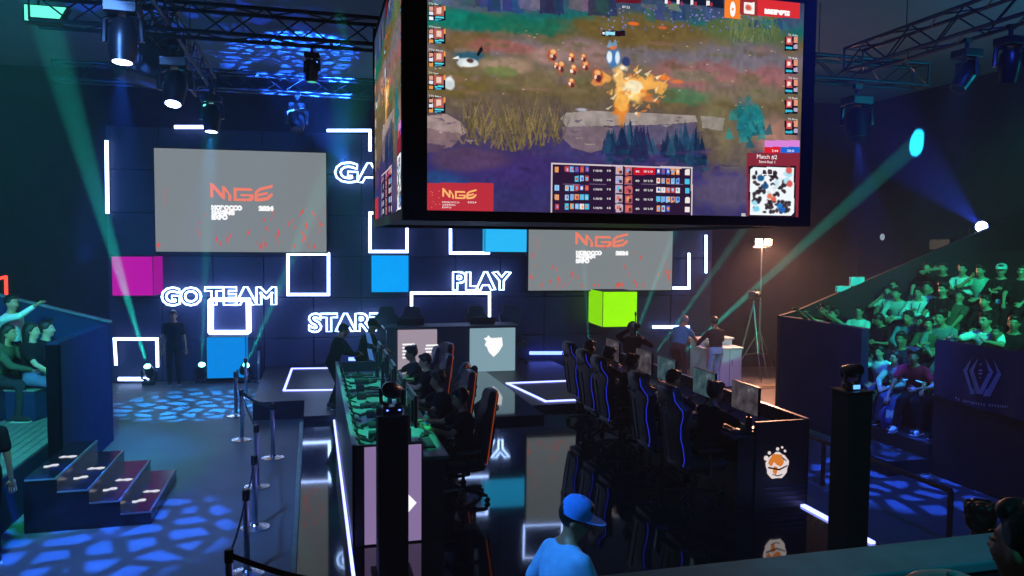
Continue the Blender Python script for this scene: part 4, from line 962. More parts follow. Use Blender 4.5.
def bottle(loc, label, s=1.0, group=None):
    t = thing('water_bottle', label, 'bottle', loc, 0, group); t.scale = (s,) * 3
    g = bpy.data.materials.get('bottle_plastic')
    if not g:
        g = mat('bottle_plastic', (.75, .85, .9), .08, 0, .02); b = g.node_tree.nodes['Principled BSDF']; b.inputs['Transmission Weight'].default_value = .85; b.inputs['IOR'].default_value = 1.2
    k = MB(); k.lathe([(.028, 0), (.033, .01), (.033, .07), (.030, .09), (.033, .11), (.033, .15), (.026, .185), (.013, .205), (.013, .215)], (0, 0, 0), 16); k.build('body', g, t, True)
    k = MB(); k.lathe([(.0335, .075), (.0335, .105)], (0, 0, 0), 16); k.build('sleeve_wrap', mat('bottle_wrap', (.2, .4, .8), .5), t)
    k = MB(); k.lathe([(.015, .212), (.015, .232)], (0, 0, 0), 12); k.build('cap', mat('bottle_cap', (.8, .85, .9), .4), t)
DT = ST + .881
for i, y in enumerate(mL): keyboard((1.22, y - .05, DT), PI / 2, 'black keyboard on the left gaming desk, ' + ORD[i], 'keyboards on the left desk'); mouse((1.24, y + .28, DT), PI / 2, 'black mouse on the left gaming desk, ' + ORD[i], 'mice on the left desk')
for i, y in enumerate(mR): keyboard((4.86, y + .1, DT), -PI / 2, 'black keyboard on the right gaming desk, ' + ORD[i], 'keyboards on the right desk'); mouse((4.84, y - .25, DT), -PI / 2, 'black mouse on the right gaming desk, ' + ORD[i], 'mice on the right desk')
bottle((1.2, 13.0, DT), 'clear water bottle at the far end of the left gaming desk'); bottle((1.3, 8.9, DT), 'clear water bottle by the nearest left player'); bottle((4.86, 11.5, DT), 'clear water bottle on the right gaming desk between players')
# ------------------------------------------------------------------ gaming chairs
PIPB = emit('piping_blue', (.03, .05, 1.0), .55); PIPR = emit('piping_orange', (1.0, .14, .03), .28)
HALF = [(.20, .02), (.235, .10), (.235, .22), (.215, .34), (.235, .48), (.285, .60), (.285, .66), (.225, .72), (.185, .76), (.18, .86), (.15, .905), (.08, .92)]
def chair_proto(pip, pm):
    t = thing('gaming_chair', 'x', 'chair'); lean = .14
    def B(x, y, z): return (x, -.25 + y * math.cos(lean) - z * math.sin(lean), .46 + z * math.cos(lean) + y * math.sin(lean))
    out = HALF + [(-x, z) for x, z in reversed(HALF)]
    k = MB(); n = len(out)
    prof = [(-.045, .94), (-.06, .85), (.03, .92), (.05, 1.0), (-.02, 1.0)]
    rings = [(-.065, .90), (-.045, .98), (0, 1.0), (.045, .97), (.055, .90)]
    vs = []; fs = []
    for (y, s) in rings:
        for (x, z) in out:
            zz_ = .46 + (z - .46) * s; wing = .10 * max(0, abs(x) / .285) ** 2 if y > -.05 else .07 * (abs(x) / .285) ** 2
            vs.append(B(x * s, y + wing, zz_))
    for i in range(len(rings) - 1):
        for j in range(n): fs.append((i * n + j, i * n + (j + 1) % n, (i + 1) * n + (j + 1) % n, (i + 1) * n + j))
    fs.append(tuple(range(n - 1, -1, -1))); fs.append(tuple((len(rings) - 1) * n + j for j in range(n)))
    k.add(vs, fs); b = k.build('backrest', LEATHER, t, True)
    for s in (-1, 1):
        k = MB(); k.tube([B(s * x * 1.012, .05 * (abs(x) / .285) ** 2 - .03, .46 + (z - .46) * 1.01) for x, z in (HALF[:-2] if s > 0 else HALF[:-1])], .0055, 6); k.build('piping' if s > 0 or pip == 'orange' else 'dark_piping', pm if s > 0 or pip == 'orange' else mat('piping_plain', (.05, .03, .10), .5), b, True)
    for s in (-1, 1):
        k = MB(); k.tube([B(s * .085 + .045 * math.cos(a), -.062, .70 + .03 * math.sin(a)) for a in [2 * PI * i / 12 for i in range(12)]], .009, 6, closed=True); k.build('harness_slot', PB, b, True)
        k = MB(); k.tube([B(s * .06, -.066, .08), B(s * .075, -.069, .4), B(s * .07, -.066, .6)], .012, 6); k.build('back_stripe', mat('chair_stripe', (.12, .05, .10), .5), b, True)
    k = MB(); k.box((-.25, -.24, .40), (.25, .27, .50), None, .045); 
    for s in (-1, 1): k.box((s * .19, -.2, .44), (s * .29, .26, .55), None, .04)
    k.build('seat', LEATHER, t, True)
    k = MB(); k.box((-.12, -.16, .36), (.12, .14, .40)); k.build('tilt_mechanism', PB, t)
    k = MB(); k.tube([(0, 0, .12), (0, 0, .24)], .035, 12); k.tube([(0, 0, .24), (0, 0, .37)], .022, 12); k.build('gas_lift', PB, t, True)
    k = MB(); k.lathe([(.05, .09), (.06, .10), (.05, .14)], (0, 0, 0), 12)
    for i in range(5):
        a = 2 * PI * i / 5 + .3; k.tube([(0.03 * math.cos(a), .03 * math.sin(a), .12), (.18 * math.cos(a), .18 * math.sin(a), .115), (.33 * math.cos(a), .33 * math.sin(a), .08)], 1, 8, radii=[.034, .028, .02])
    s5 = k.build('star_base', PB, t, True)
    for i in range(5):
        a = 2 * PI * i / 5 + .3; k = MB()
        for w in (-.018, .018):
            c = Vector((.33 * math.cos(a) - w * math.sin(a), .33 * math.sin(a) + w * math.cos(a), .03)); d = Vector((-math.sin(a), math.cos(a), 0)) * .01; k.tube([c - d, c + d], .03, 12)
        k.build('caster', MATS['rubber'], s5)
    for s in (-1, 1):
        k = MB(); k.tube([(s * .2, .0, .38), (s * .33, .0, .40), (s * .34, 0, .52), (s * .34, 0, .66)], .02, 8); k.box((s * .34 - .045, -.14, .66), (s * .34 + .045, .14, .69), None, .012); k.build('armrest', PB, t)
    return t
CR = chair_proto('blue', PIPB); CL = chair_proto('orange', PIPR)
CRp = [(4.47, 8.22), (4.48, 9.14), (4.50, 10.6), (4.53, 11.35), (4.62, 12.3)]
for i, (x, y) in enumerate(CRp):
    lab = 'black gaming chair with blue piping at the right desk, ' + ORD[i]; rz = -PI / 2 + (.02, -.04, .0, .04, .02)[i]
    if i == 0: CR.location = (x, y, ST); CR.rotation_euler.z = rz; CR['label'] = lab; CR['group'] = 'chairs along the right desk'
    else: dup(CR, (x, y, ST), rz, lab, 'chairs along the right desk').scale = (1.06,) * 3
CR.scale = (1.06,) * 3; CL.scale = (.98,) * 3
TE = at_z(450, 346, PLT + 1.29)
CLp = [(1.76, 8.95, 'black gaming chair with orange piping behind the nearest left player', .0), (1.78, 10.3, 'black gaming chair with orange piping behind the second left player', .1), (1.86, 11.1, 'empty gaming chair with a green jacket over it at the left desk', -.3),
       (1.76, 11.95, 'black gaming chair with orange piping behind the third left player', .1), (1.74, 12.9, 'black gaming chair with orange piping behind the farthest left player', .0), (TE.x - .36, TE.y, 'turned gaming chair standing last behind the left desk', .25)]
for i, (x, y, lab, r) in enumerate(CLp):
    o = CL if i == 0 else dup(CL); o.location = (x, y, ST if i < 5 else PLT); o.rotation_euler = (0, 0, PI / 2 + r); o['label'] = lab; o['group'] = 'chairs along the left desk'
# a jacket over the empty chair
t = thing('jacket', 'dark green jacket draped over the backrest of an empty chair', 'jacket', (1.86, 11.1, ST + .50), PI / 2 - .3)
k = MB(); vs = []; fs = []; NX, NZ_ = 9, 12
for i in range(NX):
    for j in range(NZ_):
        x = -.27 + .54 * i / (NX - 1); s = j / (NZ_ - 1); yy = -.46 if s < .55 else -.24
        zt_ = .86 - .55 * abs(s - .5) * 2 * (.75 if s > .5 else 1); vs.append((x * (1 - .12 * (1 - abs(s - .5) * 2)), -.36 - .11 * math.cos(PI * s) + .015 * math.sin(x * 40), zt_ - .03 * (abs(x) / .27) ** 2))
for i in range(NX - 1):
    for j in range(NZ_ - 1): fs.append((i * NZ_ + j, (i + 1) * NZ_ + j, (i + 1) * NZ_ + j + 1, i * NZ_ + j + 1))
k.add(vs, fs); o = k.build('shell', mat('jacket_green', s2l(28, 90, 72), .8), t, True); md = o.modifiers.new('thick', 'SOLIDIFY'); md.thickness = .02
k = MB(); capsule(k, (-.2, -.46, .72), (-.24, -.44, .36), .055, .045); k.build('sleeve', MATS['jacket_green'], t, True); k = MB(); capsule(k, (.2, -.46, .72), (.25, -.44, .38), .055, .045); k.build('sleeve', MATS['jacket_green'], t, True)
# ------------------------------------------------------------------ presenters' desk on the platform
def on(px, py, z): return at_z(px, py, z)
a = on(398, 373, PLT); b = on(437, 373, PLT); c = on(470, 373, PLT); d = on(515, 373, PLT); DY = (a.y + d.y) / 2; DHt = at_y(437, 329, DY).z - PLT
xa, xb, xc, xd = (at_y(x, 373, DY).x for x in (398, 437, 470, 515))
t = thing('presenter_desk', 'long black desk on the stage platform with two light panels on its front', 'desk', (xa, DY, PLT)); DKP = mat('desk_grey', (.03, .032, .045), .5); w = xd - xa
k = MB(); k.box((-.3, .04, DHt), (w + .12, .85, DHt + .05), None, .01); k.build('worktop', DKP, t)
k = MB(); k.box((-.25, .06, 0), (w + .07, .10, DHt)); k.build('front_board', DKP, t)
for x in (-.2, w + .02): k = MB(); k.box((x, .1, 0), (x + .05, .8, DHt)); k.build('side_board', DKP, t)
k = MB(); k.box((0, 0, .01), (xb - xa, .055, DHt - .01), None, .005); p = k.build('light_panel', emit('panel_rose', s2l(165, 150, 165), .95), t); p['label'] = 'light panel with white lettering bars'
k = MB()
for i in range(5): k.box((.10, -.008, .38 + i * .075), (.38, -.001, .42 + i * .075))
for i in range(4): k.box((.62 + .02 * (i % 2), -.008, .42 + i * .075), (.92, -.001, .46 + i * .075))
k.build('bar_graphic', SCR_WHITE, p)
k = MB(); k.box((xc - xa, 0, .01), (w, .055, DHt - .01), None, .005); p = k.build('light_panel', emit('panel_ice', s2l(132, 165, 178), .95), t); p['label'] = 'light panel with a white shield'
k = MB(); cx = (xc - xa + w) / 2 + .02; cz = .60; k.prism([(cx - .24, cz + .20), (cx - .16, cz + .22), (cx - .14, cz + .27), (cx - .06, cz + .20), (cx + .2, cz + .21), (cx + .22, cz + .02), (cx + .12, cz - .14), (cx, cz - .25), (cx - .12, cz - .13), (cx - .16, cz - .02), (cx - .22, cz + .04), (cx - .18, cz + .12)], 'y', -.008, -.001); k.build('shield_emblem', SCR_WHITE, p)
for i, x in enumerate((387, 413, 477, 511)):
    q = at_y(x, 322, DY + 1.3); o = dup(CR, (q.x, DY + 1.12, PLT), PI, 'gaming chair behind the presenters desk, ' + ('left end one', 'second one from the left', 'third one from the left', 'right end one')[i], 'chairs behind the presenters desk')
    for ch in ALLKIDS(o):
        if ch.name.startswith('piping'): setmat(ch, 0, MATS['rubber'])
for i, (x0, x1) in enumerate(((397, 424), (470, 495))):
    a_ = at_y(x0, 326, DY + .4).x; b_ = at_y(x1, 326, DY + .4).x; t2 = thing('laptop', 'black laptop on the presenters desk with its lid towards the hall, ' + ('left one', 'right one')[i], 'laptop', ((a_ + b_) / 2, DY + .4, PLT + DHt + .051), 0, 'laptops on the presenters desk')
    w2 = (b_ - a_) / 2; k = MB(); k.box((-w2, 0, 0), (w2, .26, .018), None, .005); k.build('base', PB, t2); k = MB(); k.prism([(0, .016), (-.05, .17), (-.04, .172), (.012, .018)], 'x', -w2, w2); k.build('lid', PB, t2); k = MB(); k.prism([(.010, .03), (-.036, .164), (-.034, .165), (.012, .031)], 'x', -w2 + .02, w2 - .02); k.build('display', SM[0], t2)
# ------------------------------------------------------------------ white counter
p0 = on(692, 392, 0); CX_ = p0.x; CYY = 15.9; xl = at_y(705, 390, CYY).x; xr = at_y(741, 390, CYY).x; zt_ = at_y(716, 348, CYY).z; zt2 = at_y(716, 336.5, CYY + .7).z
t = thing('counter', 'white laminate counter with a raised rear shelf below the flood lamp', 'counter', (xl, CYY, 0)); w = xr - xl
k = MB(); k.box((0, 0, .04), (w, .75, zt_ - .04), None, .01); k.build('body', WHITE, t)
k = MB(); k.box((.01, .03, 0), (w - .01, .72, .045)); k.build('plinth', MB_, t)
k = MB(); k.box((-.03, -.03, zt_ - .04), (w + .03, .45, zt_), None, .01); k.build('worktop', WHITE, t)
k = MB(); k.box((.0, .45, zt_ - .04), (w, .75, zt2 - .04), None, .008); k.build('rear_box', WHITE, t); k = MB(); k.box((-.04, .40, zt2 - .04), (w + .04, .80, zt2), None, .01); k.build('top_shelf', WHITE, t)
k = MB(); k.box((w * .66, -.012, .06), (w * .665, .0, zt_ - .05)); k.build('door_gap', MB_, t); k = MB(); k.tube([(w * .72, -.03, zt_ * .7), (w * .72, -.03, zt_ * .55)], .01, 6); k.build('handle', CHROME, t, True)
t = thing('tablet', 'thin tablet lying on the white counter in front of the man in teal', 'tablet', (xl - .02 + .25, CYY + .15, zt_)); k = MB(); k.box((-.2, -.12, 0), (.2, .12, .012), None, .004); k.build('case', PB, t); k = MB(); k.box((-.18, -.10, .0122), (.18, .10, .0135)); k.build('glass', SM[1], t)
# camera tripod left of the flood lamp
q = at_y(752, 372, 16.9); t = thing('camera_tripod', 'tall pale tripod standing between the counter and the flood lamp', 'tripod', (q.x, 16.9, 0)); hz2 = at_y(755, 300, 16.9).z
STL = MATS['stand_steel']
for i in range(3):
    an = 2 * PI * i / 3 + .5; k = MB(); k.tube([(0, 0, hz2 - .1), (.25 * math.cos(an), .25 * math.sin(an), .75)], .022, 8); k.tube([(.25 * math.cos(an), .25 * math.sin(an), .75), (.45 * math.cos(an), .45 * math.sin(an), .0)], .016, 8); k.build('leg', STL, t, True)
k = MB(); k.tube([(0, 0, hz2 - .2), (0, 0, hz2)], .025, 8); k.build('centre_column', STL, t, True)
k = MB(); k.box((-.08, -.06, hz2), (.08, .06, hz2 + .05), None, .01); k.tube([(.0, .05, hz2 + .02), (.12, .35, hz2 - .12)], .012, 6); k.build('fluid_head', PB, t)
t = thing('video_camera', 'dark video camera on top of the pale tripod', 'camera', (q.x, 16.9, hz2 + .05)); k = MB(); k.box((-.07, -.16, 0), (.07, .16, .16), None, .015); k.build('body', PB, t); k = MB(); k.tube([(0, -.16, .08), (0, -.30, .08)], .05, 14); k.build('lens_barrel', MATS['rubber'], t, True); k = MB(); k.tube([(0, -.08, .16), (0, -.06, .21), (0, .08, .21), (0, .1, .16)], .012, 6); k.build('handle', PB, t, True)
q = on(766, 388, 0); t = thing('cable_ramp', 'low cable ramp lying on the floor behind the right desk', 'ramp', (q.x, q.y, 0)); k = MB(); k.prism([(-.16, 0), (.16, 0), (.07, .06), (-.07, .06)], 'x', -.65, .65); k.build('body', mat('ramp_rubber', (.10, .09, .085), .6), t); k = MB(); k.box((-.65, -.05, .06), (.65, .05, .068)); k.build('lid', mat('ramp_lid', (.25, .2, .12), .6), t)
# ------------------------------------------------------------------ posts with lamp heads in front of the stage
def post(label, x, y, w, ztop, z0):
    t = thing('equipment_post', label, 'post', (x, y, z0)); k = MB(); k.box((-w / 2, -w / 2, .03), (w / 2, w / 2, ztop - z0), None, .012); k.build('column', MB_, t)
    k = MB(); k.box((-w / 2 - .05, -w / 2 - .05, 0), (w / 2 + .05, w / 2 + .05, .03), None, .008); k.build('foot_plate', MB_, t); k = MB(); k.box((-w / 2 - .01, -w / 2 - .01, ztop - z0), (w / 2 + .01, w / 2 + .01, ztop - z0 + .02), None, .005); k.build('cap_plate', PB, t); return t
pz = at_y(392, 415, 7.0).z; px0 = at_y(376, 440, 7.0).x; px1 = at_y(408, 440, 7.0).x
post('tall black square post in front of the left gaming desk', (px0 + px1) / 2, 7.0, px1 - px0 - .02, pz, ST)
t, p, a = moving_head('black moving light with blue glints standing on the left post', Vector(((px0 + px1) / 2, 7.0, pz + .022)), Vector((3, 12, .4)), None, False, .62)
for sx in (-.155, .10): k = MB(); k.box((sx, -.10, -.0), (sx + .055, -.094, .07)); k.build('paper_tag', mat('paper_tag', (.55, .8, .7), .6), t)
for sx in (-.05, .06): k = MB(); k.ell((sx, -.085, .04), (.011, .005, .006), None, 8, 6); k.build('blue_glint', LEDB, t)  # blue glints on the casing, built as small glowing dots
pz2 = at_y(850, 392, 4.8).z; px0 = at_y(833, 440, 4.8).x; px1 = at_y(868, 440, 4.8).x
post('tall black square post in front of the right stand', (px0 + px1) / 2, 4.8, (px1 - px0) * .66, pz2, 0)
t, p, a = moving_head('black moving light with a small blue screen standing on the right post', Vector(((px0 + px1) / 2, 4.8, pz2 + .022)), Vector((3, 12, .4)), None, False, .4)
k = MB(); k.box((-.035, -.060, .01), (.02, -.053, .04)); k.build('display', emit('tiny_blue', (.1, .35, 1), 2), t)
# ------------------------------------------------------------------ crowd barriers: chrome posts and black belts
sp_ = [(259, 382), (236, 416), (246, 398), (242, 440), (273, 458), (257, 487), (255, 528), (247, 574)]
SPT = [at_z(x, y, 0) for x, y in sp_] + [at_z(229, 549, .87)]; SPT[-1].z = 0; SH_ = .87
SLAB = ['farthest, below the GO TEAM sign beside the platform', 'left one of the pair below the blue box', 'right one of the pair below the blue box', 'standing alone left of the platform corner', 'nearest to the platform front corner', 'fourth from the camera', 'third from the camera', 'second from the camera with its foot at the picture edge', 'nearest to the camera']
SO = []
for i, p in enumerate(SPT):
    t = thing('barrier_post', 'chrome belt barrier post, ' + SLAB[i], 'barrier post', p, 0, 'belt barrier posts')
    k = MB(); k.lathe([(.165, 0), (.17, .012), (.12, .022), (.05, .035), (.03, .06)], (0, 0, 0), 28); k.build('foot', CHROME, t, True)
    k = MB(); k.tube([(0, 0, .04), (0, 0, SH_ - .1)], .032, 16); k.build('pole', mat('post_chrome', (.6, .58, .7), .28, 1.0, .05), t, True)
    k = MB(); k.lathe([(.036, SH_ - .11), (.038, SH_ - .1), (.038, SH_ - .01), (.03, SH_)], (0, 0, 0), 16); k.build('belt_head', PB, t, True); SO.append(t)
def belt(i, tgt):
    a = SPT[i]; b = Vector(tgt) - a; b.z = 0; k = MB(); n = 10; vs = []
    for j in range(n + 1):
        s = j / n; p = b * (.038 / b.length + s * (1 - .076 / b.length)); z = SH_ - .03 - .05 * math.sin(PI * s); vs += [(p.x, p.y, z), (p.x, p.y, z - .05)]
    k.add(vs, [(2 * j, 2 * j + 2, 2 * j + 3, 2 * j + 1) for j in range(n)]); o = k.build('belt', mat('belt_fabric', (.03, .035, .04), .7), SO[i]); m_ = o.modifiers.new('thick', 'SOLIDIFY'); m_.thickness = .004
belt(3, SPT[4]); belt(5, SPT[3]); belt(6, SPT[5]); belt(7, SPT[6]); belt(8, SPT[7])
q = at_z(372, 583, .85); belt(8, q)
# ------------------------------------------------------------------ left stand, its stair and right stand
t = thing('spectator_stand', 'left spectator stand with a blue lit front wall and plank tiers', 'spectator stand', (-3.31, 11.2, 0))
k = MB(); k.box((-.10, 0, 0), (.05, 2.65, 2.0), None, .01); k.build('front_wall', STAND, t)
k = MB(); k.box((-.10, -.02, 0), (.05, .1, 1.98), None, .01); o = k.build('return_wall', mat('black_felt', (.002, .002, .004), 1, 0, .1, 8, 0, 0), t)
k = MB(); k.box((-.12, -8, 0), (.05, -2.5, 1.95), None, .01); k.build('front_wall', mat('stand_purple', (.07, .045, .07), .7), t)
LT = [-.14, -2.5, -3.2, -3.88]
for i in range(3):
    y1 = 2.6; k = MB(); k.box((LT[i + 1] + .001, -8, 0), (LT[i], y1, .62 + .45 * i)); k.build('tier', STAND, t)
    k = MB(); x = LT[i] - .01
    while x - .11 > LT[i + 1]: k.box((x - .105, -7.95, .62 + .45 * i), (x, y1 - .03, .645 + .45 * i)); x -= .12
    k.build('plank_deck', STANDW, t)
ez = at_y(0, 296, 13.9); ex = ez.x + 3.31; sl_ = (ez.z - 2.0) / (ex - .05); zl = lambda x: 2.0 + sl_ * (x - .05)
k = MB(); k.prism([(.05, 0), (.05, 2.0), (-3.88, zl(-3.88)), (-3.88, 0)], 'y', 2.66, 2.74); k.build('end_wall', STAND, t)
k = MB(); k.prism([(.06, 2.0), (.06, 2.03), (-3.88, zl(-3.88) + .03), (-3.88, zl(-3.88))], 'y', 2.62, 2.78); k.build('end_rail', mat('rail_paint', (.12, .14, .2), .5), t)
t = thing('staircase', 'dark glossy stair of four steps with white shoe marks up to the left stand', 'stairs', (-1.87, 9.65, 0)); SV = mat('stair_vinyl', (.008, .007, .014), .22, 0, .2, 6); NOS = mat('stair_nosing', (.16, .13, .18), .35); MK = emit('mark_glow', (.85, .88, 1.0), .85)  # shoe marks are given a glow so they look brightly lit
for i in range(4):
    x1 = -.33 * i; z = .157 * (i + 1); k = MB(); k.box((x1 - .33 if i < 3 else x1 - .345, 0, .0 if i == 0 else .0), (x1, 1.72, z)); s_ = k.build('step', SV, t)
    k = MB(); k.box((x1 - .02, -.004, z - .02), (x1 + .004, 1.722, z + .004)); k.build('nosing', NOS, s_); k = MB(); k.box((x1 - .33, -.005, z - .018), (x1, 0, z + .002)); k.build('edge_trim', NOS, s_)
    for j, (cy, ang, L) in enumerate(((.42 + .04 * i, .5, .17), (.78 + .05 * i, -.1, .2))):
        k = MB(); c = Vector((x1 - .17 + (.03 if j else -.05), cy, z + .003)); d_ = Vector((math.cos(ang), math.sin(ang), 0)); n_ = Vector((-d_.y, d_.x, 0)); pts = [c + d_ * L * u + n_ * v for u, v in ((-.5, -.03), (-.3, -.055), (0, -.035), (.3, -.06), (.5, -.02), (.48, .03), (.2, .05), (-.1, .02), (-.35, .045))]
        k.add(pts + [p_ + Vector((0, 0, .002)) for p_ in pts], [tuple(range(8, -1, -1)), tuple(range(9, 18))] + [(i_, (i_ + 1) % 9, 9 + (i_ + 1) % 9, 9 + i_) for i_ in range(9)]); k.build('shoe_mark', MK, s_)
bottle(Vector((*zz(31, 420, .645), .645)), 'clear plastic bottle standing on the left stand deck beside the front wall', 1.35)
w1 = Wp(4, 286, .03); t = thing('number_sign', 'red lit number one on the dark back wall above the left stand', 'sign', Ww(w1[0], w1[1], .03), 0, None, (PI / 2, 0, -WA)); k = MB(); k.box((-.22, -.3, -.02), (.22, .3, .02), None, .01); k.build('backing', MB_, t); k = MB(); k.prism([(.02, -.24), (.09, -.24), (.09, .24), (.02, .24), (-.10, .20), (-.10, .14), (.02, .17)], 'z', .022, .034); k.build('numeral', emit('sign_red', (1, .05, .03), 2.5), t)
RX = 8.9
t = thing('spectator_stand', 'right spectator stand with dark front walls, filled with seated people', 'spectator stand', (RX, 10.5, 0))
k = MB(); k.box((-.05, .2, 0), (.10, 2.48, 2.0), None, .01); k.build('front_wall', STAND, t)
k = MB(); k.box((-.05, -9, 0), (.08, -1.35, 2.0), None, .01); k.build('front_wall', mat('stand_black', (.012, .012, .02), .7), t)
EDGE = [.12] + [.45 + .85 * i for i in range(6)]
for i in range(6):
    k = MB(); e1 = 6.05 if i == 5 else EDGE[i + 1]; k.box((EDGE[i], -9, 0), (e1 - .002 if i < 5 else 4.69, 2.48, .45 + .45 * i)); k.build('tier', mat('tier_dark', (.010, .011, .018), .8), t)
k = MB(); k.prism([(-.05, 0), (-.05, 2.0), (.35, 2.1), (6.05, 4.2), (6.05, 0)], 'y', 2.49, 2.58); k.build('end_wall', mat('end_wall_dark', (.008, .008, .016), .8), t)
k = MB(); k.box((4.7, -9, 0), (6.04, 2.48, 3.3)); k.build('ledge', MATS['tier_dark'], t)
k = MB()
k.box((-.75, -1.3, 0), (-.06, -.02, .22), None, .01); k.build('step', MATS['stand_black'], t)
k = MB(); k.box((-.06, -1.3, 0), (.119, -.02, .44), None, .01); k.build('step', MATS['stand_black'], t)
for i, (x, y) in enumerate(((844, 287), (858, 283))):
    q = at_y(x, y, 13.0); t2 = thing('paper_sheet', 'white sheet lying along the sloping edge of the stand, ' + ('lower one', 'upper one')[i], 'paper', (q.x, 13.03, 2.1 + (q.x - RX - .35) * .3684 - .03)); k = MB(); k.box((-.16, -.03, 0), (.16, .04, .12 + .06 * i), None, .008); k.build('sheet', mat('paper_white', (.75, .78, .85), .6), t2)
for i, x in enumerate((961, 966, 972, 979)):
    q = at_x(x, 261, 14.7); bottle(Vector((14.6, q.y, 3.305)), 'small bottle on the ledge behind the top row, ' + ('first', 'second', 'third', 'last')[i] + ' of four', .9, 'bottles on the ledge')
# banner hung over the near front wall
t = thing('banner', 'dark blue cloth banner with a grey winged V emblem hung on the right stand wall', 'banner', (RX - .06, 9.12, 2.02), -PI / 2)
k = MB(); nx, nz = 40, 16; vs = []; fs = []; BW, BH = 2.35, .82
def bpos(u, v):
    return (u * BW, -.012 - .03 * (1 - v) * (1 + math.sin(u * 23)) * (.4 + u) - .012 * math.sin(u * 9 + v * 3) ** 2, -(1 - v) * BH * (1 + .06 * math.sin(u * PI)))
for i in range(nx + 1):
    for j in range(nz + 1): vs.append(bpos(i / nx, j / nz))
for i in range(nx):
    for j in range(nz): a_ = i * (nz + 1) + j; fs.append((a_, a_ + nz + 1, a_ + nz + 2, a_ + 1))
k.add(vs, fs); k.build('cloth', mat('banner_navy', (.012, .014, .06), .6, 0, .1), t, True)
def bquad(mb, pts):
    P_ = []
    for x, y in pts:
        w_ = at_x(940 + x / 7.68, 345 + y / 7.68, RX - .09); P_.append(Vector(bpos((9.12 - w_.y) / BW, 1 - (2.02 - w_.z) / BH)) + Vector((0, -.014, 0)))
    mb.add(P_, [tuple(range(len(P_)))])
EM = mat('emblem_grey', (.42, .42, .50), .6); 
for pts in ([(250, 95), (178, 185), (195, 215), (215, 185)], [(178, 185), (245, 360), (285, 358), (270, 320), (255, 318), (210, 190)], [(300, 95), (230, 185), (245, 215), (268, 185)], [(230, 185), (290, 355), (330, 360), (320, 320), (268, 190)], [(410, 205), (378, 205), (318, 330), (330, 362), (346, 350)], [(350, 98), (378, 185), (392, 215), (414, 200)],
            [(410, 108), (440, 200), (455, 225), (470, 215)], [(470, 215), (438, 205), (378, 320), (366, 322), (345, 372), (395, 375)]):
    k = MB(); bquad(k, pts); k.build('emblem_stroke', EM, t)
for y0, y1, h in ((130, 152, 8), (175, 195, 20), (200, 218, 22), (232, 246, 8)):
    k = MB(); bquad(k, [(322, y0), (322 - h, (y0 + y1) / 2), (322, y1), (322 + h, (y0 + y1) / 2)]); k.build('emblem_diamond', EM, t)
k = MB(); rr_ = random.Random(3)
for i in range(22):
    x = 122 + i * 19; y = 385 + 55 * (i / 21) ** .6; h = rr_.uniform(14, 22)
    if i in (2, 13): continue
    bquad(k, [(x, y + h), (x + 10, y + h), (x + 10, y), (x, y)])
k.build('worn_lettering', EM, t)
# low rail beside the right stand
t = thing('handrail', 'low black rail on posts along the floor before the right stand', 'rail', (*zz(951, 491, .62), 0)); RL = mat('rail_black', (.05, .05, .06), .4, .6)
k = MB(); k.tube([(0, 0, .62), (.0, 6.5, .62)], .03, 10); k.build('top_rail', RL, t, True)
for y in (0, 2.2, 4.4, 6.4): k = MB(); k.tube([(0, y, 0), (0, y, .62)], .032, 10); k.build('post', RL, t, True)
# ------------------------------------------------------------------ parapet in front of the camera
q = at_z(850, 547.5, 2.35); PYY = q.y
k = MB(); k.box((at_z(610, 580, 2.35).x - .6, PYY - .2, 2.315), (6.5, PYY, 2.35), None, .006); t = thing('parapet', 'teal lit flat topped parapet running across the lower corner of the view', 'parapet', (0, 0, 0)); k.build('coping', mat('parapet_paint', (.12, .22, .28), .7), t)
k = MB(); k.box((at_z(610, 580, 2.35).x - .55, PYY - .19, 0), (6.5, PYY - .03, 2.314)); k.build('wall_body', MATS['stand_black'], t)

# near deck behind the parapet, under the camera
structure('near_deck', bx((-2, -2.9, 0), (6.5, PYY - .22, 1.3)), MATS['stand_black'])
q = at_x(946, 257, 14.2); t = thing('control_box', 'small control box with a pale lit window on the top ledge', 'box', (14.2, q.y, 3.302), PI / 2); k = MB(); k.box((-.3, -.2, 0), (.3, .2, .26), None, .02); k.build('case', PB, t); k = MB(); k.box((-.09, -.206, .1), (.09, -.201, .2)); k.build('window', emit('pale_window', (.75, .55, .85), .8), t)
# ------------------------------------------------------------------ people
SHOE = shoe_mesh(); HAIR = hair_meshes()
V = Vector
pose('stand', .93, .0)
pose('stand_fold', .93, .03, (.1, .2), V((.02, .26, 1.1)), V((-.02, .28, 1.06)), sleeve=1.9, pr=(1, -.3, -.4), pl=(-1, -.3, -.4))
pose('lean_work', .90, .42, (.75, .1), V((.16, .58, 1.02)), V((-.1, .60, 1.02)), sleeve=.45, pr=(.8, -.3, -.6), pl=(-.8, -.3, -.6), ar=(.12, .02, .08), al=(-.1, .12, .08))
pose('back_work', .93, .10, (.4, .0), V((.2, .42, 1.05)), V((-.2, .42, 1.05)), sleeve=1.95, pr=(1, -.4, -.4), pl=(-1, -.4, -.4))
pose('crew_lean', .88, .35, (.3, -.3), V((.15, .5, 1.05)), V((-.15, .5, .98)), sleeve=1.8, pr=(.8, -.3, -.6), pl=(-.8, -.3, -.6))
pose('operator', .93, .05, (.1, 0), V((.1, .3, 1.62)), V((-.12, .34, 1.45)), sleeve=1.8, pr=(.8, -.2, -.6), pl=(-.8, -.2, -.6))
pose('cap_man', .93, .28, (.32, -.62), V((.2, .35, 1.0)), V((-.2, .35, 1.0)), sleeve=.75, twist=-.35)
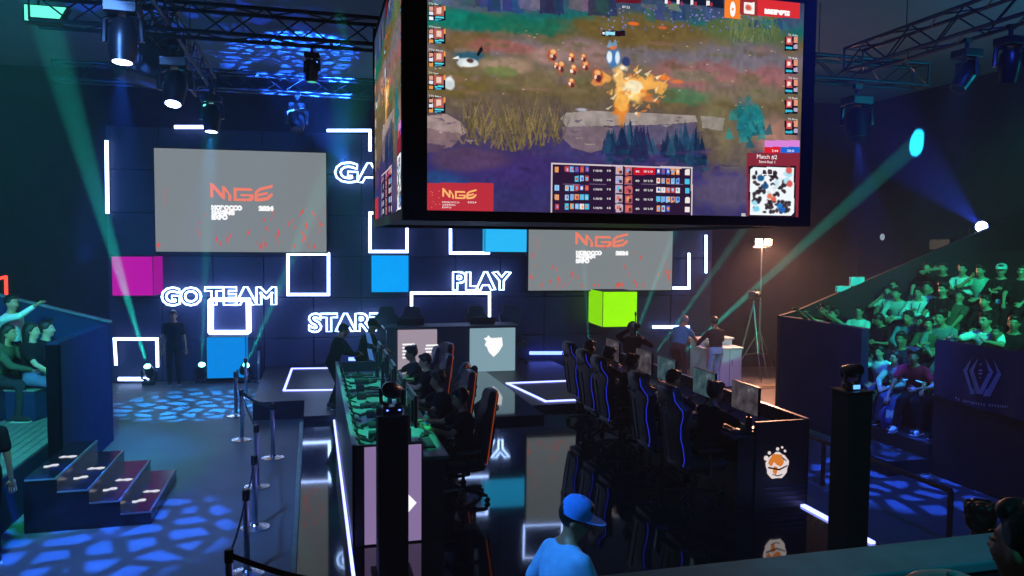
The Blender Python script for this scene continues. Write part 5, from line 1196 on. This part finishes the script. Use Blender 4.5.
pose('play_a', .575, .04, (.25, .0), V((.2, .47, .93)), V((-.2, .45, .93)), ar=(.14, .42, .08), al=(-.14, .40, .08), sleeve=.6, pr=(.8, -.2, -.6), pl=(-.8, -.2, -.6))
pose('play_b', .575, .20, (.15, .0), V((.18, .52, .93)), V((-.22, .50, .93)), ar=(.16, .40, .08), al=(-.13, .45, .08), sleeve=.6, pr=(.8, -.2, -.6), pl=(-.8, -.2, -.6))
pose('sit_a', .568, -.04, (.0, .1), V((.14, .38, 0.65)), V((-.14, .36, 0.65)), ar=(.13, .46, .08), al=(-.13, .42, .08), pr=(.9, -.3, -.4), pl=(-.9, -.3, -.4))
pose('sit_b', .568, .38, (.05, -.15), V((.05, .55, 0.69)), V((-.06, .53, 0.69)), ar=(.18, .42, .08), al=(-.18, .44, .08), pr=(.9, -.1, -.4), pl=(-.9, -.1, -.4), sleeve=1.9)
pose('sit_c', .568, .12, (-.05, .25), V((.0, .32, 0.88)), V((-.02, .30, 0.83)), ar=(.1, .44, .08), al=(-.14, .40, .08), pr=(1, -.3, -.5), pl=(-1, -.3, -.5), sleeve=1.8)
pose('sit_brow', .568, .05, (.0, -.1), V((.15, .14, 1.21)), V((-.14, .36, 0.65)), ar=(.13, .44, .08), al=(-.13, .44, .08), pr=(1, .2, .1), pl=(-.9, -.3, -.4))
pose('sit_down', .568, .3, (.65, .2), V((.06, .38, 0.76)), V((-.06, .38, 0.76)), ar=(.1, .42, .08), al=(-.12, .42, .08), pr=(1, -.2, -.5), pl=(-1, -.2, -.5))
pose('sit_lounge', .568, -.35, (-.3, .1), V((.3, .30, 0.67)), V((-.24, .32, 0.65)), ar=(.16, .78, .12), al=(-.16, .80, .10), pr=(.9, -.4, -.2), pl=(-.9, -.4, -.2))
pose('sit_wave', .568, .10, (.0, -.3), V((.42, .36, 1.20)), V((-.14, .36, 0.65)), ar=(.13, .44, .08), al=(-.13, .44, .08), pr=(.6, .3, -.6), pl=(-.9, -.3, -.4), sleeve=1.8)
pose('sit_rest', .568, .35, (.0, -.1), V((.25, .62, 0.95)), V((-.25, .62, 0.95)), ar=(.13, .44, .08), al=(-.13, .44, .08), pr=(.9, 0, -.6), pl=(-.9, 0, -.6))
pose('sit_phone', .568, .2, (.1, .1), V((.1, .3, 1.07)), V((-.10, .42, 0.67)), ar=(.13, .44, .08), al=(-.13, .44, .08), pr=(.7, .1, -.7), pl=(-.9, -.3, -.4))
pose('sit_reach', .568, .42, (.1, .3), V((.30, .60, .40)), V((-.12, .42, .70)), ar=(.16, .50, .08), al=(-.16, .42, .08), pr=(.9, -.1, -.4), pl=(-.9, -.1, -.4))
R90 = PI / 2
pose('lean_wall', .93, .24, (.0, -.2), V((.22, .58, 1.58)), V((-.3, .55, 1.58)), sleeve=.5, pr=(.9, -.2, -.3), pl=(-.9, -.2, -.3), ar=(.1, -.1, .08), al=(-.1, -.2, .08))
def seated_at(x, y, z, rz, pn, label, **k): return person(pn, (x, y, z), rz, label, **k)
# players
for i, (x, y, pn, h, sh) in enumerate(((1.78, 8.97, 'play_a', 'short', 'black_cloth'), (1.80, 10.3, 'play_b', 'curly', 'black_cloth'), (1.78, 11.95, 'play_a', 'short', 'black_cloth'), (1.76, 12.9, 'play_b', 'curly', 'cloth_a'))):
    person(pn, (x, y, ST), R90, 'player in dark shirt at the left gaming desk, ' + ORD[i].replace('farthest', 'farthest').replace('fourth from the camera', 'farthest from the camera'), ('skin_a', 'skin_b')[i % 2], sh, 'black_cloth', h, group='players at the left desk', extra=[('headset', None)] if i in (0, 1) else [])
for i, (x, y, pn, h) in enumerate(((4.64, 8.28, 'play_b', 'curly'), (4.62, 9.22, 'play_a', 'short'), (4.60, 10.7, 'play_b', 'curly'), (4.60, 11.45, 'play_a', 'curly'), (4.62, 12.4, 'play_a', 'short'))):
    person(pn, (x, y, ST), -R90 + .18, 'player in dark shirt at the right gaming desk, ' + ORD[i], ('skin_b', 'skin_a')[i % 2], 'black_cloth', 'black_cloth', h, group='players at the right desk', extra=[('headset', None)] if i in (3, 4) else [], hairm='hair_brown' if i == 0 else 'hair_black', scale=1.06)
# crew
q = at_y(685, 385, 15.75); person('lean_work', (at_y(677, 385, 16.0).x, 16.0, 0), -.95, 'man in a teal shirt and dark trousers bending over the white counter', 'skin_b', 'teal_cloth', 'brown_cloth', 'short', 'hair_grey', scale=1.06)
q = at_y(717, 385, 15.35); person('back_work', (q.x, 15.42, 0), .1, 'man in a dark jacket and pale jeans standing at the white counter, back turned', 'skin_b', 'brown_cloth', 'light_jeans', 'short', 'hair_brown', scale=1.02)
q = at_y(175, 380, 19.2); person('stand', (q.x, 19.15, 0), PI, 'man dressed in black standing against the dark wall under the GO TEAM sign', 'skin_b', 'black_cloth', 'black_cloth', 'short', scale=1.02)
q = at_y(332, 330, 14.1); person('crew_lean', (q.x, 14.05, PLT), -1.2, 'crew member in dark clothes leaning at the far end of the left desk', 'skin_b', 'black_cloth', 'black_cloth', 'short', scale=.94)
q = at_y(361, 325, 14.5); person('crew_lean', (q.x, 14.5, PLT), -1.9, 'crew member in dark clothes beside a small tripod behind the left desk', 'skin_b', 'black_cloth', 'black_cloth', 'short', extra=[('cap', 'black_cloth')], scale=.97)
q = at_y(632, 330, 14.2); person('operator', (q.x, 14.2, 0), PI - .2, 'camera operator in black with headphones raising a camera under the lime box', 'skin_b', 'black_cloth', 'black_cloth', 'short', extra=[('headset', None)], scale=1.05)
t = thing('handheld_camera', 'small camera on a grip held up by the operator under the lime box', 'camera', (q.x - .08, 13.86, 1.66)); k = MB(); k.box((-.06, -.09, .06), (.06, .07, .16), None, .012); k.build('body', PB, t); k = MB(); k.tube([(0, -.09, .11), (0, -.18, .11)], .035, 12); k.build('lens_barrel', MATS['rubber'], t, True); k = MB(); k.tube([(0, 0, -.12), (0, 0, .06)], .018, 8); k.build('grip', PB, t, True); k = MB(); k.tube([(0, 0, .16), (0, .0, .34)], .01, 6); k.ell((0, 0, .34), (.02, .02, .05)); k.build('microphone', PB, t)
# small tripod with two paper tags
q = at_y(368, 352, 13.95); t = thing('light_stand', 'small stand with two white tags behind the left desk', 'stand', (q.x, 13.8, PLT)); k = MB(); k.tube([(0, 0, .2), (0, 0, 1.35)], .016, 8); k.build('pole', PB, t, True)
for i in range(3): an = i * 2.1; k = MB(); k.tube([(0, 0, .45), (.3 * math.cos(an), .3 * math.sin(an), 0.01)], .012, 6); k.build('leg', PB, t, True)
for i, z in enumerate((1.22, .92)): k = MB(); k.prism([(-.02 + i * .03, z), (.07 + i * .03, z - .03), (.02 + i * .03, z + .18), (-.06 + i * .03, z + .2)], 'y', -.03, -.02); k.build('white_tag', mat('tag_white', (.75, .8, .85), .5), t)
# man with the cap
q = at_z(578, 512, 1.62); person('cap_man', (q.x - .24, q.y - .22, -.0), -1.0, 'man in a light blue shirt and blue cap seen from behind at the stage front', 'skin_b', 'sky_cloth', 'navy_cloth', 'short', extra=[('cap', 'cap_blue')], scale=1.04)
# people near the camera
def from_head(pn, px, py, Y, rz, label, sc=1.0, **k):
    P = POSES[pn]; h = at_y(px, py, Y); c = Matrix.Rotation(rz, 3, 'Z') @ (P.hc * sc); return person(pn, (h.x - c.x, h.y - c.y, h.z - c.z), rz, label, scale=sc, **k)
def from_base(pn, px, py, base, rz, label, sc=1.0, **k):
    P = POSES[pn]; c = Matrix.Rotation(rz, 3, 'Z') @ (P.hc * sc); h = at_z(px, py, base + c.z); return person(pn, (h.x - c.x, h.y - c.y, base), rz, label, scale=sc, **k)
from_base('stand', 981, 522, 0, -1.0, 'person with thick dark hair standing below the parapet', skin='skin_b', shirt='black_cloth', trousers='black_cloth', hair='curly')
for pn, px, py, rz, lab, kw in (('sit_a', 1031, 548, .1, 'person with dark hair seated behind the parapet, face turned away', dict(skin='skin_a', shirt='black_cloth', hair='short')), ('sit_a', 944, 640, .0, 'seated person in a pale cap behind the parapet, only the cap showing', dict(skin='skin_a', shirt='pale_cloth', hair='short', extra=[('cap', 'pale_cloth')]))):
    o = from_base(pn, px, py, 1.304, rz, lab, trousers='black_cloth', **kw); bl = thing('stool', 'low black stool under the ' + ('dark haired person' if px > 1000 else 'person in the pale cap') + ' behind the parapet', 'stool', (o.location.x, o.location.y - .06, 1.302), rz)
    k = MB(); k.box((-.2, -.18, .39), (.2, .18, .44), None, .015); k.build('seat', PB, bl)
    for sx in (-.16, .16):
        for sy in (-.14, .14): k = MB(); k.tube([(sx, sy, 0), (sx, sy, .39)], .018, 8); k.build('leg', PB, bl)
from_base('stand', -20, 412, 0, .5, 'person in black at the edge of the view by the stair, one hand showing', skin='skin_b', shirt='black_cloth', trousers='black_cloth')
# left stand spectators
pose('stand_wave', .93, .08, (.0, -.3), V((.16, .52, 1.58)), V((-.24, .12, .9)), pr=(.6, .3, -.7), pl=(-.5, -.8, -.2), sleeve=1.8)
from_base('stand_wave', 12, 303, .648, -R90 - .3, 'spectator in a white jacket standing with a raised fist in the left stand', 1.08, skin='skin_a', shirt='white_cloth', trousers='black_cloth')
for pn, px, py, rz, lab, sc, kw in (('sit_b', 9, 333, -R90 - .2, 'spectator in a grey hooded coat leaning forward in the left stand', 1.1, dict(skin='skin_a', shirt='olive_cloth', trousers='cloth_a', hair='long')),
                                    ('sit_a', 32, 331, -R90 - .3, 'long haired spectator in dark clothes second from the left stand wall', 1.08, dict(skin='skin_c', shirt='black_cloth', trousers='jeans', hair='long')),
                                    ('sit_c', 47, 329, -R90 - .3, 'spectator with short dark hair closest to the left stand front wall', 1.08, dict(skin='skin_c', shirt='black_cloth', trousers='black_cloth'))):
    o = from_base(pn, px, py, .648, rz, lab, sc, **kw)
    bl = thing('seat_block', 'plain dark seat block under the ' + lab.split(' in ')[0].split(' closest')[0].replace('spectator with ', '').replace(' spectator', ' one') + ' in the left stand', 'seat', (o.location.x, o.location.y, .646), rz); k = MB(); k.box((-.24, -.3, 0), (.24, .16, .45), None, .02); k.build('body', STAND, bl); k = MB(); k.box((-.25, -.31, .45), (.25, .17, .475), None, .01); k.build('seat_top', STANDW, bl)
# right stand spectators: px, py, tier, pose, look
AUD = [
       (864, 297, 2, 'sit_a', 'short', 'teal_cloth', 'man in a plain teal shirt with short hair, far end of the right stand', 0, 'skin_a'),
       (859, 312, 1, 'sit_a', 'short', 'white_cloth', 'man in white shirt and spectacles behind the front wall of the right stand', 0, 'skin_a'),
       (879, 297, 2, 'sit_phone', 'short', 'white_cloth', 'man in white shirt with dark lanyard lifting a hand to his mouth', 1, 'skin_a'),
       (890, 286, 2, 'sit_a', 'short', 'black_cloth', 'man in black in the far part of the third row', 0, 'skin_a'),
       (903.5, 287, 3, 'sit_a', 'long', 'black_cloth', 'long haired spectator in black beside the man in black, third row', 0, 'skin_c'),
       (896, 300, 2, 'sit_b', 'short', 'pale_cloth', 'man in a pale grey shirt with cropped hair bending forward in the right stand', 0, 'skin_a'),
       (878, 320, 1, 'sit_down', 'long', 'black_cloth', 'woman with long dark hair in black looking down, near the stair of the right stand', 0, 'skin_a'),
       (917.5, 302, 2, 'sit_c', 'short', 'white_cloth', 'man in a bright white tee and lanyard with folded hands, above the stair', 1, 'skin_a'),
       (927, 288, 2, 'sit_a', 'short', 'white_cloth', 'young man in white tee with a dark lanyard, one row below the brow shading man', 1, 'skin_a'),
       (926, 275, 3, 'sit_a', 'short', 'navy_cloth', 'man in dark clothes in the top row, left of the brow shading man', 0, 'skin_a'),
       (943, 275, 3, 'sit_brow', 'short', 'black_cloth', 'man in the top row shading his brow with one hand', 0, 'skin_a'),
       (943, 290, 2, 'sit_a', 'curly', 'black_cloth', 'spectator in an open black jacket with a lanyard, below the brow shading man', 1, 'skin_a'),
       (962, 276, 3, 'sit_c', 'short', 'white_cloth', 'man in white tee with a long lanyard in the top row beside the black bag', 1, 'skin_a'),
       (980, 271, 3, 'sit_phone', 'short', 'mint_cloth', 'man in a mint tee holding a black bag in the top row', 0, 'skin_a'),
       (1001, 272, 3, 'sit_c', 'short', 'black_cloth', 'man in a pale cap and black jacket with a badge in the top row', 1, 'skin_a'),
       (1022, 276, 3, 'sit_a', 'short', 'black_cloth', 'spectator in black at the picture edge of the top row', 0, 'skin_a'),
       (960, 310, 2, 'sit_lounge', 'short', 'olive_cloth', 'man in grey green clothes lounging with outstretched legs', 0, 'skin_a'),
       (984, 310, 2, 'sit_b', 'short', 'black_cloth', 'spectator in black leaning forward right of the lounging man', 0, 'skin_a'),
       (986, 321, 1, 'sit_rest', 'short', 'white_cloth', 'spectator with a bright white sleeve stretched out in front', 0, 'skin_a'),
       (1014, 324, 1, 'sit_a', 'short', 'black_cloth', 'dark haired spectator in black above the right side of the banner', 0, 'skin_b'),
       (900.6, 339, 0, 'sit_a', 'short', 'navy_cloth', 'bearded man in navy with a blue lit face above the red shirt', 0, 'skin_b'),
       (920.5, 329, 1, 'sit_a', 'short', 'black_cloth', 'man in black behind the left end of the banner, upper one of two', 0, 'skin_b'),
       (928, 335, 1, 'sit_c', 'short', 'olive_cloth', 'spectator in olive with folded hands just left of the banner', 0, 'skin_a'),
       (951.7, 339, 0, 'sit_a', 'curly', 'olive_cloth', 'curly haired spectator peering over the banner emblem', 0, 'skin_a'),
       (969, 337, 0, 'sit_c', 'short', 'mint_cloth', 'spectator with raised forearms peering over the middle of the banner', 0, 'skin_c'),
       (997, 335, 1, 'sit_a', 'short', 'black_cloth', 'spectator in black behind the right half of the banner', 0, 'skin_b'),
       (1021, 341, 0, 'sit_a', 'long', 'black_cloth', 'long haired spectator at the picture edge behind the banner', 0, 'skin_b'),
       (941, 318, 1, 'sit_b', 'curly', 'grey_cloth', 'spectator in grey leaning forward below the lounging man', 0, 'skin_a'),
       (879, 357, 0, 'sit_phone', 'long', 'white_cloth', 'woman in a white blouse with a hand at her chin, sitting by the stand stair', 0, 'skin_c'),
       (894.5, 358, 0, 'sit_b', 'long', 'pale_cloth', 'woman with dark hair and spectacles sitting beside the man in red', 0, 'skin_c'),
       (913, 357, 0, 'sit_reach', 'curly', 'red_cloth', 'man in a red football shirt reaching down to the blue backpack', 0, 'skin_b'),
       (908, 318, 1, 'sit_b', 'short', 'teal_cloth', 'spectator in a dim teal shirt above the bearded man', 0, 'skin_a')]
rA = random.Random(5)
for px, py, X_, lab, h, sh, sk in ((835, 314, RX + .34, 'woman in a pale top leaning on the front wall of the right stand', 'long', 'mint_cloth', 'skin_c'), (826, 310, RX + .36, 'dark haired man in black leaning at the far corner of the right stand', 'short', 'black_cloth', 'skin_b')):
    P = POSES['lean_wall']; rz = R90 + .15; c = Matrix.Rotation(rz, 3, 'Z') @ P.hc; head = at_x(px, py, X_ + c.x + .25)
    person('lean_wall', (X_ + .25, min(12.75, head.y - c.y), .455), rz, lab, sk, sh, 'black_cloth', h, scale=max(.92, min(1.08, (head.z - .455) / c.z)))
for (px, py, k_, pn, h, sh, lab, ly, sk) in AUD:
    P = POSES[pn]; rz = R90 + .35 + rA.uniform(-.2, .2); base = .45 + .45 * k_ ; edge = RX + EDGE[k_ + 1] if k_ < 5 else RX + 5
    best = None
    for dx in [i * .03 - .12 for i in range(9)]:
        hx = edge + .12 + dx; c = Matrix.Rotation(rz, 3, 'Z') @ P.hc; head = at_x(px, py, hx + c.x); err = abs(head.z - (base + c.z))
        if best is None or err < best[0]: best = (err, hx, head, c)
    _, hx, head, c = best; sc = max(.93, min(1.09, (head.z - base) / c.z))
    ex = []
    if 'spectacles' in lab: ex.append(('spectacles', None))
    if ' cap ' in lab: ex.append(('cap', 'pale_cloth'))
    o = person(pn, (hx, min(12.6, head.y - c.y), base + .008), rz, lab, sk, sh, {'sit_lounge': 'olive_cloth', 'white_blouse': 'jeans'}.get(pn, 'jeans' if 'sitting b' in lab else 'black_cloth'), h, group=None, scale=sc, shoes='shoe_white' if sh == 'red_cloth' else 'shoe_dark', lanyard=ly, extra=ex)
    if sh == 'red_cloth': RED = o
# black bag of the man in the mint tee
q = at_x(972, 288, 12.15); t = thing('bag', 'black bag held on the lap by the man in the mint tee', 'bag', q, R90); k = MB(); k.ell((0, 0, 0), (.17, .10, .22), None, 14, 10); k.build('body', MATS['black_cloth'], t, True); k = MB(); k.tube([(-.08, .02, .2), (-.05, .02, .28), (.05, .02, .28), (.08, .02, .2)], .012, 6); k.build('strap', MATS['rubber'], t, True)
# the shirt print of the man in red and the backpack
o = RED
k = MB(); P = POSES['sit_reach']; 
for (x0, z0, x1, z1) in ((-.15, .30, -.06, .32), (.06, .32, .15, .30)):
    c0 = P.Pc + P.R @ V((x0, .132, z0)); c1 = P.Pc + P.R @ V((x1, .132, z1)); k.tube([c0, (c0 + c1) / 2 + V((0, .012, 0)), c1], .015, 6)
k.build('chest_print', MATS['badge'], o)
q = at_x(887, 420, 8.93); t = thing('backpack', 'blue backpack with a white monogram standing on the stand step before the man in red', 'bag', (8.99, max(9.5, q.y), .442), R90 + .9); t.scale = (.72,) * 3; k = MB(); k.ell((0, 0, .26), (.24, .17, .26), None, 16, 12); k.box((-.19, -.12, 0), (.19, .12, .2), None, .05); k.build('body', mat('bag_blue', (.03, .07, .35), .6), t, True)
k = MB(); k.ell((0, .14, .2), (.15, .07, .12), None, 12, 8); k.build('pocket', MATS['bag_blue'], t, True); k = MB(); k.tube([(-.06, .0, .5), (-.04, 0, .58), (.04, 0, .58), (.06, 0, .5)], .014, 6); k.build('handle', MATS['rubber'], t, True)
k = MB(); put_text(k, 'NY', .18, (.1, .20, .30), (-1, 0, 0), (0, 0, 1), .2, offset=.03); k.build('monogram', MATS['badge'], t)
# ------------------------------------------------------------------ washes on the stands, plus added fill spots
GR = (.02, 1.0, .45)
spot('stand_wash', (8.55, 5.5, 6.0), (11.0, 11.4, 2.1), GR, 2500, 45, .8, .1)
spot('stand_wash', (8.0, 8.0, 6.0), (9.2, 9.9, .6), (.05, .2, 1.0), 1500, 26, .7, .1)
spot('stand_wash', (-1.95, 6.0, 6.1), (-4.2, 11.6, 1.2), (.02, 1.0, .36), 3000, 46, .8, .1)
spot('stand_wash', (.2, 11.0, 6.0), (-3.2, 12.8, .9), (.02, .16, 1.0), 5200, 34, .9, .1)
for y_ in (8.7, 10.5, 12.3): spot('desk_wash', (.3, y_, 6.0), (.85, y_, 1.1), (.02, 1.0, .5), 1700, 19, .5, .04)
spot('counter_fill', (7.0, 10.9, 6.0), (8.6, 15.8, .9), (.55, .45, 1.0), 1000, 24, .6, .06)  # unseen spot added to brighten the people at the counter
spot('desk_wash', (-1.95, 4.2, 6.0), (1.7, 4.1, 1.5), (.10, .40, 1.0), 1700, 24, .6, .1)
spot('parapet_wash', (2.0, -1.0, 6.6), (3.4, 2.7, 2.0), (.02, .42, .6), 480, 60, .8, .1)
spot('parapet_wash', (1.5, -.5, 6.0), (2.6, 1.9, 2.5), (.02, 1.0, .4), 25, 40, .8, .1)
spot('ambient_fill', (-3.0, 5.0, 6.9), (-2.5, 13, 0), (.10, .28, .85), 4200, 75, .9, .3)  # this and the next three: unseen spots added as ambient fill
spot('ambient_fill', (6.0, 4.0, 7.2), (9.0, 13, 1), (.03, .08, 1.0), 1000, 95, .9, .3)
spot('ambient_fill', (-6.4, 8.0, 3.0), (-4.5, 16, 7.3), (.01, .27, .5), 1200, 90, .9, .3)
spot('ambient_fill', (12.0, 6.0, 5.4), (10.0, 12.5, 7.3), (.01, .34, .5), 1500, 100, .9, .3)
# ------------------------------------------------------------------ haze, world and view
w = bpy.data.worlds.new('world'); SC.world = w; w.use_nodes = True; nt = w.node_tree
nt.nodes['Background'].inputs['Color'].default_value = (.02, .04, .12, 1); nt.nodes['Background'].inputs['Strength'].default_value = 0.0
vs_ = nt.nodes.new('ShaderNodeVolumeScatter'); vs_.inputs['Density'].default_value = HAZE; vs_.inputs['Anisotropy'].default_value = .25; vs_.inputs['Color'].default_value = (.9, .95, 1, 1)
nt.links.new(vs_.outputs[0], nt.nodes['World Output'].inputs['Volume'])
SC.view_settings.view_transform = 'Standard'; SC.view_settings.look = 'None'; SC.view_settings.exposure = 0.0; SC.view_settings.gamma = 1.0; SC.view_settings.use_curve_mapping = False
SC.cycles.use_denoising = True; SC.cycles.max_bounces = 6; SC.cycles.diffuse_bounces = 3; SC.cycles.glossy_bounces = 3; SC.cycles.volume_bounces = 0; SC.cycles.sample_clamp_indirect = 3.0; SC.cycles.caustics_reflective = False; SC.cycles.caustics_refractive = False
